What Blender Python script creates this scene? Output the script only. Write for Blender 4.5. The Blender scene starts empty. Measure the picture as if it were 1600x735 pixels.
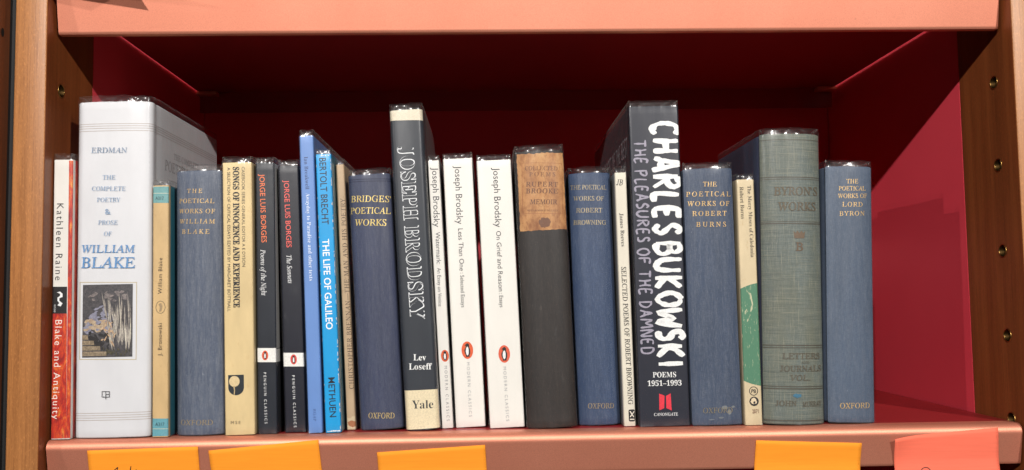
import bpy, bmesh, math, random
from mathutils import Vector, Matrix, noise
from mathutils.geometry import tessellate_polygon

# ------------------------------------------------------------------ camera, lamps, exposure
SC = bpy.context.scene
COL = SC.collection
R = math.radians

def make_camera():
    yaw, pitch, roll = 0.0274, 0.0694, -0.0140
    cy, sy, cp, sp = math.cos(yaw), math.sin(yaw), math.cos(pitch), math.sin(pitch)
    f = Vector((sy * cp, cy * cp, sp)); r = Vector((cy, -sy, 0)); u = r.cross(f)
    r2 = r * math.cos(roll) + u * math.sin(roll); u2 = -r * math.sin(roll) + u * math.cos(roll)
    cam = bpy.data.cameras.new('camera'); o = bpy.data.objects.new('camera', cam); COL.objects.link(o)
    cam.sensor_width = 36; cam.lens = 36 * 1451.7 / 1600
    cam.clip_start = 0.01; cam.clip_end = 50
    m = Matrix((r2, u2, -f)).transposed().to_4x4(); m.translation = Vector((0.3112, -0.6748, 0.0953))
    o.matrix_world = m
    SC.camera = o
make_camera()

world = bpy.data.worlds.new('World'); SC.world = world; world.use_nodes = True
bg = world.node_tree.nodes['Background']
bg.inputs[0].default_value = (1.0, 0.95, 0.9, 1); bg.inputs[1].default_value = 0.022   # dim room

# a track of ceiling spotlights in front of the shelves
TRACK_Y, TRACK_Z = -1.80, 0.985
for lx, watts in ((-2.2, 66), (-0.14, 140), (1.30, 132)):
    l = bpy.data.lights.new('track_spotlight', 'SPOT'); l.energy = watts; l.color = (1.0, 0.965, 0.925)
    l.spot_size = R(46); l.spot_blend = 0.7; l.shadow_soft_size = 0.016
    o = bpy.data.objects.new('track_spotlight', l); COL.objects.link(o)
    o.location = (lx, TRACK_Y, TRACK_Z)
    tgt = Vector((0.33 + 0.06 * (lx - 0.3), 0.0, 0.17))
    o.rotation_euler = (tgt - o.location).to_track_quat('-Z', 'Y').to_euler()

SC.view_settings.view_transform = 'Standard'; SC.view_settings.look = 'None'
SC.view_settings.exposure = 0.0; SC.view_settings.gamma = 1.0; SC.view_settings.use_curve_mapping = False
SC.render.engine = 'CYCLES'
SC.cycles.use_denoising = True
SC.cycles.max_bounces = 10; SC.cycles.transparent_max_bounces = 24
SC.cycles.sample_clamp_indirect = 4.0
SC.cycles.caustics_reflective = False; SC.cycles.caustics_refractive = False

# ------------------------------------------------------------------ materials
def lin(c):
    def f(v):
        v = v / 255.0
        return v / 12.92 if v <= 0.04045 else ((v + 0.055) / 1.055) ** 2.4
    return (f(c[0]), f(c[1]), f(c[2]), 1.0)

class NT:
    """small helper round a node tree"""
    def __init__(s, name):
        s.m = bpy.data.materials.new(name); s.m.use_nodes = True
        s.t = s.m.node_tree; s.b = s.t.nodes['Principled BSDF']; s.out = s.t.nodes['Material Output']
        s.co = None
    def n(s, kind, **kw):
        nd = s.t.nodes.new(kind)
        for k, v in kw.items(): setattr(nd, k, v)
        return nd
    def l(s, a, b): s.t.links.new(a, b)
    def coord(s, scale=(1, 1, 1), seed=True):
        if s.co is None:
            tc = s.n('ShaderNodeTexCoord'); oi = s.n('ShaderNodeObjectInfo')
            mu = s.n('ShaderNodeVectorMath', operation='SCALE'); mu.inputs[0].default_value = (7.3, 3.1, 5.7)
            s.l(oi.outputs['Random'], mu.inputs['Scale'])
            ad = s.n('ShaderNodeVectorMath', operation='ADD')
            s.l(tc.outputs['Object'], ad.inputs[0]); s.l(mu.outputs[0], ad.inputs[1]); s.co = ad.outputs[0]; s.raw = tc.outputs['Object']
        m = s.n('ShaderNodeMapping'); m.inputs['Scale'].default_value = scale
        s.l(s.co if seed else s.raw, m.inputs['Vector']); return m.outputs[0]
    def noise(s, scale3, detail=3, rough=.55, seed=True, dist=0):
        nd = s.n('ShaderNodeTexNoise'); nd.inputs['Scale'].default_value = 1; nd.inputs['Detail'].default_value = detail
        nd.inputs['Roughness'].default_value = rough; nd.inputs['Distortion'].default_value = dist
        s.l(s.coord(scale3, seed), nd.inputs['Vector']); return nd.outputs['Fac']
    def ramp(s, fac, stops, interp='LINEAR'):
        r = s.n('ShaderNodeValToRGB'); r.color_ramp.interpolation = interp
        e = r.color_ramp.elements
        while len(e) > 1: e.remove(e[-1])
        e[0].position = stops[0][0]; e[0].color = stops[0][1]
        for p, c in stops[1:]:
            k = e.new(p); k.color = c
        s.l(fac, r.inputs[0]); return r.outputs[0]
    def mix(s, fac, a, b, blend='MIX'):
        m = s.n('ShaderNodeMix', data_type='RGBA', blend_type=blend)
        for sock, v in ((m.inputs[0], fac), (m.inputs[6], a), (m.inputs[7], b)):
            if isinstance(v, (int, float)): sock.default_value = v
            elif isinstance(v, tuple): sock.default_value = v
            else: s.l(v, sock)
        return m.outputs[2]
    def g(s, v): return (v, v, v, 1)
    def bump(s, h, strength, dist=.001):
        b = s.n('ShaderNodeBump'); b.inputs['Strength'].default_value = strength; b.inputs['Distance'].default_value = dist
        s.l(h, b.inputs['Height']); s.l(b.outputs[0], s.b.inputs['Normal'])
    def base(s, c):
        if isinstance(c, tuple): s.b.inputs['Base Color'].default_value = c
        else: s.l(c, s.b.inputs['Base Color'])
    def set(s, rough=.5, spec=.5, metal=0.0, **kw):
        s.b.inputs['Roughness'].default_value = rough; s.b.inputs['Specular IOR Level'].default_value = spec
        s.b.inputs['Metallic'].default_value = metal
        for k, v in kw.items(): s.b.inputs[k].default_value = v
        return s.m

MC = {}
def mul(c, k): return (min(1, c[0] * k), min(1, c[1] * k), min(1, c[2] * k), 1)

def ink(col, metal=False):
    """flat print; gilt blocking is slightly metallic and worn"""
    key = ('ink', tuple(col), metal)
    if key in MC: return MC[key]
    t = NT('gilt_print' if metal else 'printing_ink'); c = lin(col)
    nz = t.noise((900, 900, 900), 2)
    t.base(t.mix(t.ramp(nz, [(.35, t.g(0)), (.65, t.g(1))]), mul(c, .72 if metal else .9), mul(c, 1.12 if metal else 1.05)))
    MC[key] = t.set(.38 if metal else .55, .4, .35 if metal else 0); return MC[key]

def paper(name, col, dirt=.25, rough=.5, spots=None):
    """smooth or aged paper cover: slight mottling, rubbing and foxing"""
    key = ('paper', name)
    if key in MC: return MC[key]
    t = NT(name); c = lin(col)
    a = t.noise((60, 60, 25), 5, .6); b = t.noise((700, 700, 500), 3)
    k = t.mix(t.ramp(a, [(.3, t.g(0)), (.7, t.g(1))]), mul(c, 1 - dirt), mul(c, 1.04))
    k = t.mix(t.ramp(b, [(.3, t.g(0)), (.75, t.g(dirt * .5))]), k, mul(c, .8))
    if spots:
        f = t.noise((220, 220, 160), 4, .7)
        k = t.mix(t.ramp(f, [(.62, t.g(0)), (.74, t.g(.55))]), k, lin(spots))
    t.base(k); t.bump(b, .08, .0004)
    MC[key] = t.set(rough, .28); return MC[key]

def cloth(name, col, worn, streak=.35, weave=1.0, fibre=None, rough=.62):
    """bookcloth: fine crossed threads, rubbed vertical streaks, pale scratches"""
    key = ('cloth', name)
    if key in MC: return MC[key]
    t = NT(name); c = lin(col); w = lin(worn)
    hx = t.noise((500, 500, 2600), 2, .5); vx = t.noise((2600, 2600, 260), 2, .5)
    big = t.noise((55, 55, 9), 4, .6); fine = t.noise((420, 420, 40), 3, .6)
    k = t.mix(t.ramp(big, [(.28, t.g(0)), (.72, t.g(1))]), mul(c, .82), mul(c, 1.15))
    k = t.mix(t.ramp(fine, [(.4, t.g(0)), (.8, t.g(streak))]), k, w)
    k = t.mix(t.ramp(hx, [(.35, t.g(.35 * weave)), (.6, t.g(0))]), k, mul(c, .55))
    k = t.mix(t.ramp(vx, [(.5, t.g(0)), (.75, t.g(.40 * weave))]), k, w)
    sc = t.noise((300, 300, 120), 6, .75)
    k = t.mix(t.ramp(sc, [(.66, t.g(0)), (.72, t.g(.5))]), k, mul(w, 1.4))
    if fibre:
        ol = t.noise((40, 40, 14), 4, .6); k = t.mix(t.ramp(ol, [(.42, t.g(0)), (.66, t.g(.55))]), k, lin((104, 104, 84)))
        f1 = t.noise((50, 50, 3000), 3, .65); f2 = t.noise((2600, 2600, 60), 3, .65); d1 = t.noise((36, 36, 2000), 3, .6)
        k = t.mix(t.ramp(d1, [(.54, t.g(0)), (.64, t.g(.55))]), k, mul(c, .5))
        k = t.mix(t.ramp(f1, [(.56, t.g(0)), (.66, t.g(.5))]), k, lin(fibre)); k = t.mix(t.ramp(f2, [(.58, t.g(0)), (.66, t.g(.55))]), k, lin(fibre))
    t.base(k); t.bump(t.mix(.5, hx, vx), .25, .0004)
    MC[key] = t.set(rough, .35); return MC[key]

def fiery():
    if 'fire' in MC: return MC['fire']
    t = NT('flame_print')
    a = t.noise((200, 200, 60), 6, .7, dist=1.2); b = t.noise((900, 900, 420), 4, .7)
    k = t.ramp(a, [(.30, lin((120, 24, 22))), (.45, lin((196, 40, 26))), (.55, lin((226, 78, 30))), (.68, lin((240, 160, 60)))])
    k = t.mix(t.ramp(b, [(.4, t.g(0)), (.7, t.g(.55))]), k, lin((120, 40, 40)))
    t.base(k); MC['fire'] = t.set(.45, .4); return MC['fire']

def old_label():
    if 'label' in MC: return MC['label']
    t = NT('browned_paper_label')
    a = t.noise((90, 90, 50), 5, .65); b = t.noise((600, 600, 300), 4, .7)
    k = t.ramp(a, [(.28, lin((138, 88, 54))), (.5, lin((188, 136, 88))), (.72, lin((208, 164, 114)))])
    k = t.mix(t.ramp(b, [(.52, t.g(0)), (.72, t.g(.6))]), k, lin((120, 70, 40)))
    t.base(k); t.bump(b, .3, .0004); MC['label'] = t.set(.7, .25); return MC['label']

def green_print():
    if 'green' in MC: return MC['green']
    t = NT('rubbed_green_print')
    a = t.noise((170, 170, 60), 6, .75, dist=.8); b = t.noise((900, 900, 150), 4, .7)
    k = t.mix(t.ramp(a, [(.585, t.g(0)), (.61, t.g(.85))]), lin((80, 128, 100)), lin((205, 200, 165)))
    k = t.mix(t.ramp(b, [(.62, t.g(0)), (.68, t.g(.7))]), k, lin((190, 196, 160)))
    t.base(k); MC['green'] = t.set(.6, .3); return MC['green']

def film():
    """clear protective film: transparent with a gloss and soft wrinkles"""
    if 'film' in MC: return MC['film']
    t = NT('clear_film'); t.t.nodes.remove(t.b)
    h1 = t.noise((70, 70, 30), 3, .5); h2 = t.noise((300, 300, 22), 3, .55)
    mx = t.n('ShaderNodeMath', operation='MULTIPLY_ADD'); t.l(h2, mx.inputs[0]); mx.inputs[1].default_value = .32; t.l(h1, mx.inputs[2])
    b = t.n('ShaderNodeBump'); b.inputs['Strength'].default_value = .30; b.inputs['Distance'].default_value = .0012; t.l(mx.outputs[0], b.inputs['Height'])
    tr = t.n('ShaderNodeBsdfTransparent'); tr.inputs[0].default_value = (.965, .965, .965, 1)
    gl = t.n('ShaderNodeBsdfGlossy'); gl.inputs['Roughness'].default_value = .16; gl.inputs[0].default_value = (1, 1, 1, 1); t.l(b.outputs[0], gl.inputs['Normal'])
    g2 = t.n('ShaderNodeBsdfGlossy'); g2.inputs['Roughness'].default_value = .40; g2.inputs[0].default_value = (1, 1, 1, 1); t.l(b.outputs[0], g2.inputs['Normal'])
    gm = t.n('ShaderNodeMixShader'); gm.inputs[0].default_value = .5; t.l(gl.outputs[0], gm.inputs[1]); t.l(g2.outputs[0], gm.inputs[2])
    lw = t.n('ShaderNodeLayerWeight'); lw.inputs['Blend'].default_value = .5; t.l(b.outputs[0], lw.inputs['Normal'])
    pw = t.n('ShaderNodeMath', operation='POWER'); t.l(lw.outputs['Facing'], pw.inputs[0]); pw.inputs[1].default_value = 5
    fr = t.n('ShaderNodeMath', operation='MULTIPLY_ADD'); t.l(pw.outputs[0], fr.inputs[0]); fr.inputs[1].default_value = .75; fr.inputs[2].default_value = .030
    ms = t.n('ShaderNodeMixShader'); t.l(fr.outputs[0], ms.inputs[0]); t.l(tr.outputs[0], ms.inputs[1]); t.l(gm.outputs[0], ms.inputs[2])
    df = t.n('ShaderNodeBsdfDiffuse'); df.inputs[0].default_value = (.8, .8, .8, 1)      # faint dust and scuffing
    sc = t.noise((160, 160, 60), 5, .7); rp = t.ramp(sc, [(.35, t.g(.003)), (.62, t.g(.006)), (.74, t.g(.035))])
    m2 = t.n('ShaderNodeMixShader'); t.l(rp, m2.inputs[0]); t.l(ms.outputs[0], m2.inputs[1]); t.l(df.outputs[0], m2.inputs[2])
    t.l(m2.outputs[0], t.out.inputs['Surface'])
    MC['film'] = t.m; return t.m

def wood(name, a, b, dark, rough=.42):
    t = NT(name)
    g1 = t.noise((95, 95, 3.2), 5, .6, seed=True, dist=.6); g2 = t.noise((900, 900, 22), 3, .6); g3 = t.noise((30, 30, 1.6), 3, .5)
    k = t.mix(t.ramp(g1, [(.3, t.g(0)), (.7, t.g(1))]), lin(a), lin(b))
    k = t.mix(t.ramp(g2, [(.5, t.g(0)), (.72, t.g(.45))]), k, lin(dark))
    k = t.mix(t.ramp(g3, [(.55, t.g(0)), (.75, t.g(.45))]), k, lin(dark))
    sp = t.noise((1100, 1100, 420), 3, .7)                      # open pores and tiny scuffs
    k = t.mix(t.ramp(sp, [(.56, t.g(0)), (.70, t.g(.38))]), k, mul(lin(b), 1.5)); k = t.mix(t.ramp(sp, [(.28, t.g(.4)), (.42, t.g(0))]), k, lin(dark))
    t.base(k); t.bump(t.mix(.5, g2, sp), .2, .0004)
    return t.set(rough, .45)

M_WOOD = wood('oiled_cherry_wood', (156, 102, 56), (182, 122, 70), (112, 66, 34))
M_WOOD_SHADE = wood('shaded_cherry_wood', (118, 60, 28), (140, 76, 38), (78, 36, 16))  # darker copy of the upright wood, shade painted in
M_WOOD2 = wood('dark_red_wood', (104, 56, 32), (124, 70, 40), (62, 30, 16))

def shelf_paint():
    t = NT('copper_pink_paint')
    a = t.noise((14, 14, 14), 3); b = t.noise((1500, 1500, 1500), 2)
    k = t.mix(t.ramp(a, [(.3, t.g(0)), (.7, t.g(1))]), lin((230, 148, 120)), lin((237, 156, 128)))
    k = t.mix(t.ramp(b, [(.4, t.g(0)), (.7, t.g(.25))]), k, lin((180, 100, 84)))
    sf = t.noise((160, 160, 420), 6, .8, dist=.6); k = t.mix(t.ramp(sf, [(.66, t.g(0)), (.71, t.g(.45))]), k, lin((150, 88, 72))); k = t.mix(t.ramp(sf, [(.27, t.g(.35)), (.32, t.g(0))]), k, lin((244, 190, 168)))
    t.base(k); t.bump(b, .12, .0003)
    return t.set(.52, .5, .70)
M_SHELF = shelf_paint()

def crimson(name, c1, c2):
    t = NT(name); a = t.noise((6, 6, 6), 3); b = t.noise((900, 900, 900), 2)
    t.base(t.mix(t.ramp(a, [(.3, t.g(0)), (.7, t.g(1))]), lin(c1), lin(c2))); t.bump(b, .08, .0003)
    return t.set(.42, .5)
M_RED = crimson('crimson_paint', (224, 68, 82), (232, 74, 88))
M_TRAY = crimson('dark_crimson_enamel', (150, 34, 36), (160, 40, 42))

def plain(name, col, rough=.5, metal=0, spec=.5):
    t = NT(name); c = lin(col); a = t.noise((220, 220, 220), 3)
    t.base(t.mix(t.ramp(a, [(.3, t.g(0)), (.7, t.g(1))]), mul(c, .88), mul(c, 1.06))); return t.set(rough, spec, metal)
M_BLACK = plain('black_filler', (10, 10, 11), .7)
M_BRASS = plain('brass', (176, 136, 76), .34, 1)
M_BRASS_IN = plain('shaded_brass', (70, 52, 28), .5, 1)  # brass darkened in colour for the shade inside the socket tube
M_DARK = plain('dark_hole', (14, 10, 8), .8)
def pages_mat():
    t = NT('page_edges'); a = t.noise((3000, 60, 60), 2)
    t.base(t.mix(t.ramp(a, [(.35, t.g(0)), (.65, t.g(1))]), lin((190, 176, 148)), lin((222, 212, 190)))); return t.set(.8, .2)
M_PAGES = pages_mat()

# ------------------------------------------------------------------ object helpers
def link(name, verts, faces, mats, parent=None, fm=None, smooth=False, loc=None):
    me = bpy.data.meshes.new(name); me.from_pydata([tuple(v) for v in verts], [], faces)
    for m in (mats if isinstance(mats, (list, tuple)) else [mats]): me.materials.append(m)
    if fm: me.polygons.foreach_set('material_index', fm)
    if smooth: me.polygons.foreach_set('use_smooth', [True] * len(me.polygons))
    me.validate(); me.update()
    o = bpy.data.objects.new(name, me); COL.objects.link(o)
    if parent: o.parent = parent
    if loc: o.location = loc
    return o

def empty(name, label, cat, loc=(0, 0, 0), group=None, rot=None):
    o = bpy.data.objects.new(name, None); COL.objects.link(o); o.location = loc; o.empty_display_size = .02
    o['label'] = label; o['category'] = cat
    if group: o['group'] = group
    if rot: o.rotation_euler = rot
    return o

def prism(path, a0, a1, axis):
    """closed profile (2D points) extruded along an axis -> verts, faces"""
    n = len(path); V = []; F = []
    for a in (a0, a1):
        for p, q in path:
            V.append((a, p, q) if axis == 'X' else ((p, q, a) if axis == 'Z' else (p, a, q)))
    for i in range(n):
        j = (i + 1) % n; F.append((i, j, n + j, n + i))
    tri = tessellate_polygon([[Vector((p, q, 0)) for p, q in path]])
    for t in tri:
        F.append(tuple(t)); F.append(tuple(n + k for k in reversed(t)))
    return V, F

def fix_normals(o):
    bm = bmesh.new(); bm.from_mesh(o.data); bmesh.ops.recalc_face_normals(bm, faces=bm.faces); bm.to_mesh(o.data); bm.free(); return o

def bevel_box(name, x0, x1, y0, y1, z0, z1, m, parent, r=.0015, seg=3):
    bm = bmesh.new(); bmesh.ops.create_cube(bm, size=1)
    for v in bm.verts: v.co = Vector(((x0 + x1) / 2 + v.co.x * (x1 - x0), (y0 + y1) / 2 + v.co.y * (y1 - y0), (z0 + z1) / 2 + v.co.z * (z1 - z0)))
    if r: bmesh.ops.bevel(bm, geom=list(bm.edges), offset=r, segments=seg, affect='EDGES', profile=.5)
    me = bpy.data.meshes.new(name); bm.to_mesh(me); bm.free(); me.materials.append(m)
    if r:
        me.polygons.foreach_set('use_smooth', [True] * len(me.polygons))
    o = bpy.data.objects.new(name, me); COL.objects.link(o); o.parent = parent
    if r:
        try: me.set_sharp_from_angle(angle=R(35))
        except Exception: pass
    return o
# ------------------------------------------------------------------ bookcase (metres)
XL, XR, HS, DEP, T = -0.0034, 0.7018, 0.2942, 0.3625, 0.0297
PF, PD = -0.0094, 0.0706          # upright front, where the red panel starts
case = empty('bookcase', 'bookcase with cherry wood uprights, dark red inside and copper pink metal shelves', 'bookcase', (0, 0, 0))

def upright(x0, x1):
    o = bevel_box('upright', x0, x1, PF, PD, -.30, .66, M_WOOD, case, .0014)
    o.data.materials.append(M_WOOD_SHADE)          # same wood on the side faces, their shade put into the colour
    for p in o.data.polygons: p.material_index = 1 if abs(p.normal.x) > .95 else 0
    return o
uL = upright(XL - .0226, XL)
uR = upright(XR, XR + .0226)
# real drilled sockets: boolean-free, by bridging a ring of the inner face to a cup
def drill(o, x, s, spots):
    bm = bmesh.new(); bm.from_mesh(o.data)
    # find the big inner face and replace it by strips with round openings
    best = max((f for f in bm.faces if abs(f.normal.x) > .99 and abs(f.calc_center_median().x - x) < .0006), key=lambda f: f.calc_area())
    ring = [v for v in best.verts]
    co = [v.co.copy() for v in ring]
    bmesh.ops.delete(bm, geom=[best], context='FACES_ONLY')
    n = 24; r = .0046
    holes = []
    for (y, z) in spots:
        holes.append([bm.verts.new((x, y + r * math.cos(2 * math.pi * k / n), z + r * math.sin(2 * math.pi * k / n))) for k in range(n)])
    polys = [[Vector((c.y, c.z, 0)) for c in co]] + [[Vector((v.co.y, v.co.z, 0)) for v in h] for h in holes]
    allv = ring + [v for h in holes for v in h]
    for t in tessellate_polygon(polys):
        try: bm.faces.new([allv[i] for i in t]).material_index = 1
        except ValueError: pass
    bmesh.ops.recalc_face_normals(bm, faces=bm.faces)
    bm.to_mesh(o.data); bm.free()
    for (y, z) in spots: cup(o, x, y, z, s)

def cup(parent, x, y, z, s):
    V = []; F = []; fm = []; n = 28
    prof = [(.0002, .0052), (.0005, .0051), (.0006, .0047), (.0003, .0044), (-.0020, .0042), (-.0022, .0034), (-.010, .0034), (-.010, .0)]
    for d, r in prof:
        for k in range(n):
            a = 2 * math.pi * k / n; V.append((x + s * d, y + r * math.cos(a), z + r * math.sin(a)))
    for i in range(len(prof) - 1):
        for k in range(n):
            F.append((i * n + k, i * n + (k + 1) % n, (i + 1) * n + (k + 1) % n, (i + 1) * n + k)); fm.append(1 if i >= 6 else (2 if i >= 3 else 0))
    fix_normals(link('brass_socket', V, F, [M_BRASS, M_DARK, M_BRASS_IN], parent, fm, True))

drill(uL, XL, 1, [(.0146, .2544)])
drill(uR, XR, -1, [(.0183, .2563), (.0181, .1924), (.0177, .1270), (.0170, .0634), (.0173, .0012)])

for x0, x1 in ((XL - .019, XL - .0003), (XR + .0003, XR + .019)):
    bevel_box('side_panel', x0, x1, PD + .0004, DEP + .012, -.30, .66, M_RED, case, 0)
bevel_box('back_panel', XL + .0005, XR - .0005, DEP, DEP + .012, -.30, .66, M_RED, case, 0)

def shelf(zt, x0, x1, T=T):
    """folded metal tray: top plate, rounded nose, front lip leaning in, hem, back lip"""
    r = .0058; P = [(DEP - .003, 0), (.0165, 0)]
    for k in range(9):
        a = R(90 + 100 * k / 8); P.append((r + r * math.cos(a), -r + r * math.sin(a)))
    P += [(.0004, -.0078), (.0043, -T + .0022), (.0046, -T + .0012), (.0054, -T + .0002), (.0066, -T), (.0105, -T), (.0105, -T + .0014), (.0074, -T + .0014), (.0022, -.0070), (.0036, -.0034), (.0062, -.0018),
          (DEP - .022, -.0018), (DEP - .022, -.026), (DEP - .0235, -.026), (DEP - .0235, -.0036), (DEP - .003, -.0036)]
    P[-4:] = [(DEP - .022, -.024), (DEP - .0205, -.024), (DEP - .0205, -.0018), (DEP - .003, -.0018)]
    P = [(y, z + zt) for y, z in P]
    V, F = prism(P, x0, x1, 'X')
    n = len(P); fm = [0] * len(F)
    for i in range(n):               # the tray is crimson inside; nose, lip and hem are copper pink
        if i == 0 or i >= 17: fm[i] = 1
    o = fix_normals(link('shelf', V, F, [M_SHELF, M_TRAY], case, fm, True))
    try: o.data.set_sharp_from_angle(angle=R(40))
    except Exception: pass
    return o
LOWER = shelf(0.0, XL + .0012, XR - .0022)
TU = T + .0042
UPPER = shelf(HS + TU, XL + .0020, XR - .0026, TU)
UPPER['label'] = 'shelf overhead'; LOWER['label'] = 'shelf under the books'
for x in (XL + .012, XR - .012):      # little bent tabs at the rear corners of the shelf overhead
    bevel_box('support_tab', x - .011, x + .011, DEP - .034, DEP - .0215, HS + TU - .0062, HS + TU - .0024, M_SHELF, UPPER, .0006)

nb = empty('bookcase_upright', 'dark wooden upright of the next bookcase, left of the black gap', 'upright', (XL - .0290, 0, -.30))
NX = XL - .0290
def rel(o, p): o.location = (-p.location.x, -p.location.y, -p.location.z); return o
o = bevel_box('post', NX - .024, NX, -.034, .06, -.30, .66, M_WOOD2, nb, .002); rel(o, nb)
o = bevel_box('black_filler', NX + .0001, XL - .0228, -.004, .06, -.30, .66, M_BLACK, nb, 0); rel(o, nb)

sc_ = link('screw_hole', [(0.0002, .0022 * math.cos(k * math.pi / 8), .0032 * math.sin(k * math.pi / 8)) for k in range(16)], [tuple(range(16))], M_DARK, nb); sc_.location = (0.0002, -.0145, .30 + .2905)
# ------------------------------------------------------------------ sticky notes
def note_mat(name, col, e=.0):
    t = NT(name); c = lin(col); a = t.noise((40, 40, 900), 3); b = t.noise((1800, 1800, 1800), 2)
    t.base(t.mix(t.ramp(a, [(.3, t.g(0)), (.7, t.g(1))]), mul(c, .94), mul(c, 1.03))); t.bump(b, .1, .0003); return t.set(.75, .2)
M_ORANGE = note_mat('orange_note_paper', (247, 152, 42)); M_SALMON = note_mat('salmon_note_paper', (246, 118, 92))
M_PEN = plain('pen_line', (40, 34, 36), .5)

def sheet(name, fn, nu, nv, m, label, cat, group, loc, th=.00012):
    """thin closed sheet from fn(u,v) -> point relative to loc"""
    V = []; F = []
    P = [[Vector(fn(i / nu, j / nv)) for i in range(nu + 1)] for j in range(nv + 1)]
    for s in (0, 1):
        for j in range(nv + 1):
            for i in range(nu + 1):
                a = P[j][min(i + 1, nu)] - P[j][max(i - 1, 0)]; b = P[min(j + 1, nv)][i] - P[max(j - 1, 0)][i]
                n = a.cross(b); n.normalize(); V.append(P[j][i] + n * (th * (s - .5)))
    k = (nu + 1) * (nv + 1); idx = lambda s, j, i: s * k + j * (nu + 1) + i
    for j in range(nv):
        for i in range(nu):
            F.append((idx(0, j, i), idx(0, j, i + 1), idx(0, j + 1, i + 1), idx(0, j + 1, i)))
            F.append((idx(1, j, i), idx(1, j + 1, i), idx(1, j + 1, i + 1), idx(1, j, i + 1)))
    for i in range(nu):
        F.append((idx(0, 0, i + 1), idx(0, 0, i), idx(1, 0, i), idx(1, 0, i + 1))); F.append((idx(0, nv, i), idx(0, nv, i + 1), idx(1, nv, i + 1), idx(1, nv, i)))
    for j in range(nv):
        F.append((idx(0, j, 0), idx(0, j + 1, 0), idx(1, j + 1, 0), idx(1, j, 0))); F.append((idx(0, j + 1, nu), idx(0, j, nu), idx(1, j, nu), idx(1, j + 1, nu)))
    o = fix_normals(link(name, V, F, m, None, None, True, loc))
    o['label'] = label; o['category'] = cat; o['group'] = group
    return o

def lip_y(z):           # front of the lower lip at height z (z<0)
    return .0002 + (-z - .0068) * (.0046 - .0001) / (T - .008) if z < -.0068 else 0.0

def note(xl, zl, xr, zr, m, label, size=.0765, curl=.006, corner=0.0):
    """sticky note: top corners (xl,zl)-(xr,zr) on the lower lip, hanging down below it"""
    ang = math.atan2(zr - zl, xr - xl); ca, sa = math.cos(ang), math.sin(ang); w = math.hypot(xr - xl, zr - zl)
    def fn(u, v):
        x = u * w; d = v * size
        X = xl + x * ca + d * sa; Z = zl + x * sa - d * ca
        yy = lip_y(Z) if Z > -.026 else lip_y(-.026) - ( -.026 - Z) * .0
        y = yy - .0007 - curl * max(0, v - .25) ** 2
        if corner: y -= corner * max(0, 1 - (u * 3.2) - v * 2.6) ** 2; Z -= .3 * corner * max(0, 1 - (u * 3.2) - v * 2.6) ** 2
        return (X - xl, y, Z - zl)
    return sheet('sticky_note', fn, 24, 24, m, label, 'sticky note', 'sticky notes on the shelf edges', (xl, 0, zl)), fn
NOTES = [((0.0267, -0.0071), (0.1045, -0.0056), M_ORANGE, 'orange sticky note under the thick white book, leftmost on the lower shelf edge', .0),
         ((0.1117, -0.0087), (0.1896, -0.0024), M_ORANGE, 'orange sticky note tilted up to the right below the two black paperbacks', .0),
         ((0.2310, -0.0122), (0.3083, -0.0082), M_ORANGE, 'orange sticky note in the middle of the shelf edge, below the white paperbacks', .0),
         ((0.5039, -0.0085), (0.5813, -0.0119), M_ORANGE, 'orange sticky note below the grey green cloth book, tilted down to the right', .0),
         ((0.6040, -0.0080), (0.6811, -0.0024), M_SALMON, 'salmon pink sticky note with a lifted corner, at the right end of the shelf edge', .0035)]
for (a, b, m, lab, cor) in NOTES:
    o, fn = note(a[0], a[1], b[0], b[1], m, lab, corner=cor)
    if a[0] < .03 or a[0] > .6:      # tops of handwritten strokes just inside the frame
        strokes = ([[(.045, -.0215), (.0475, -.0195), (.0462, -.0235)], [(.0567, -.0190), (.0560, -.0225), (.0553, -.0262)], [(.0600, -.0215), (.0625, -.0235)]]
                   if a[0] < .03 else [[(.6285 + .0036 * math.cos(t * .45), -.0338 + .0031 * math.sin(t * .45)) for t in range(15)]])
        w, hgt = math.hypot(b[0] - a[0], b[1] - a[1]), .0765
        ang = math.atan2(b[1] - a[1], b[0] - a[0])
        V = []; F = []
        for st in strokes:
            for (x1, z1), (x2, z2) in zip(st, st[1:]):
                q = len(V); L = math.hypot(x2 - x1, z2 - z1) or 1; nx, nz = -(z2 - z1) / L * .00028, (x2 - x1) / L * .00028
                for x, z in ((x1 + nx, z1 + nz), (x2 + nx, z2 + nz), (x2 - nx, z2 - nz), (x1 - nx, z1 - nz)):
                    dx, dz = x - a[0], z - a[1]
                    u = (dx * math.cos(ang) + dz * math.sin(ang)) / w; v = (dx * math.sin(ang) - dz * math.cos(ang)) / hgt
                    y = fn(u, v)[1]; V.append((dx, y - .0002 - .00002 * (q // 4 % 3), dz))
                F.append((q, q + 1, q + 2, q + 3))
        link('handwriting', V, F, M_PEN, o)

# notes lying on the shelf overhead and jutting out over its edge (their shadows fall on the lip)
def flap(c, m, label):
    """c: four corners (x, y) from inner left, inner right, outer right, outer left"""
    z0 = HS + TU + .0006
    def fn(u, v):
        i = Vector(c[0]).lerp(Vector(c[1]), u); o = Vector(c[3]).lerp(Vector(c[2]), u); p = i.lerp(o, v)
        return (p.x - c[0][0], p.y - c[0][1], .004 * max(0, v - .4) ** 2)
    return sheet('sticky_note', fn, 10, 10, m, label, 'sticky note', 'sticky notes on the shelf edges', (c[0][0], c[0][1], z0))
flap([(-.0012, .030), (.052, .026), (.0590, -.049), (-.0014, -.024)], M_ORANGE, 'sticky note jutting over the left end of the shelf overhead')
flap([(.646, .045), (.698, .052), (.698, -.012), (.641, -.031)], M_ORANGE, 'sticky note jutting over the right end of the shelf overhead')

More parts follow.
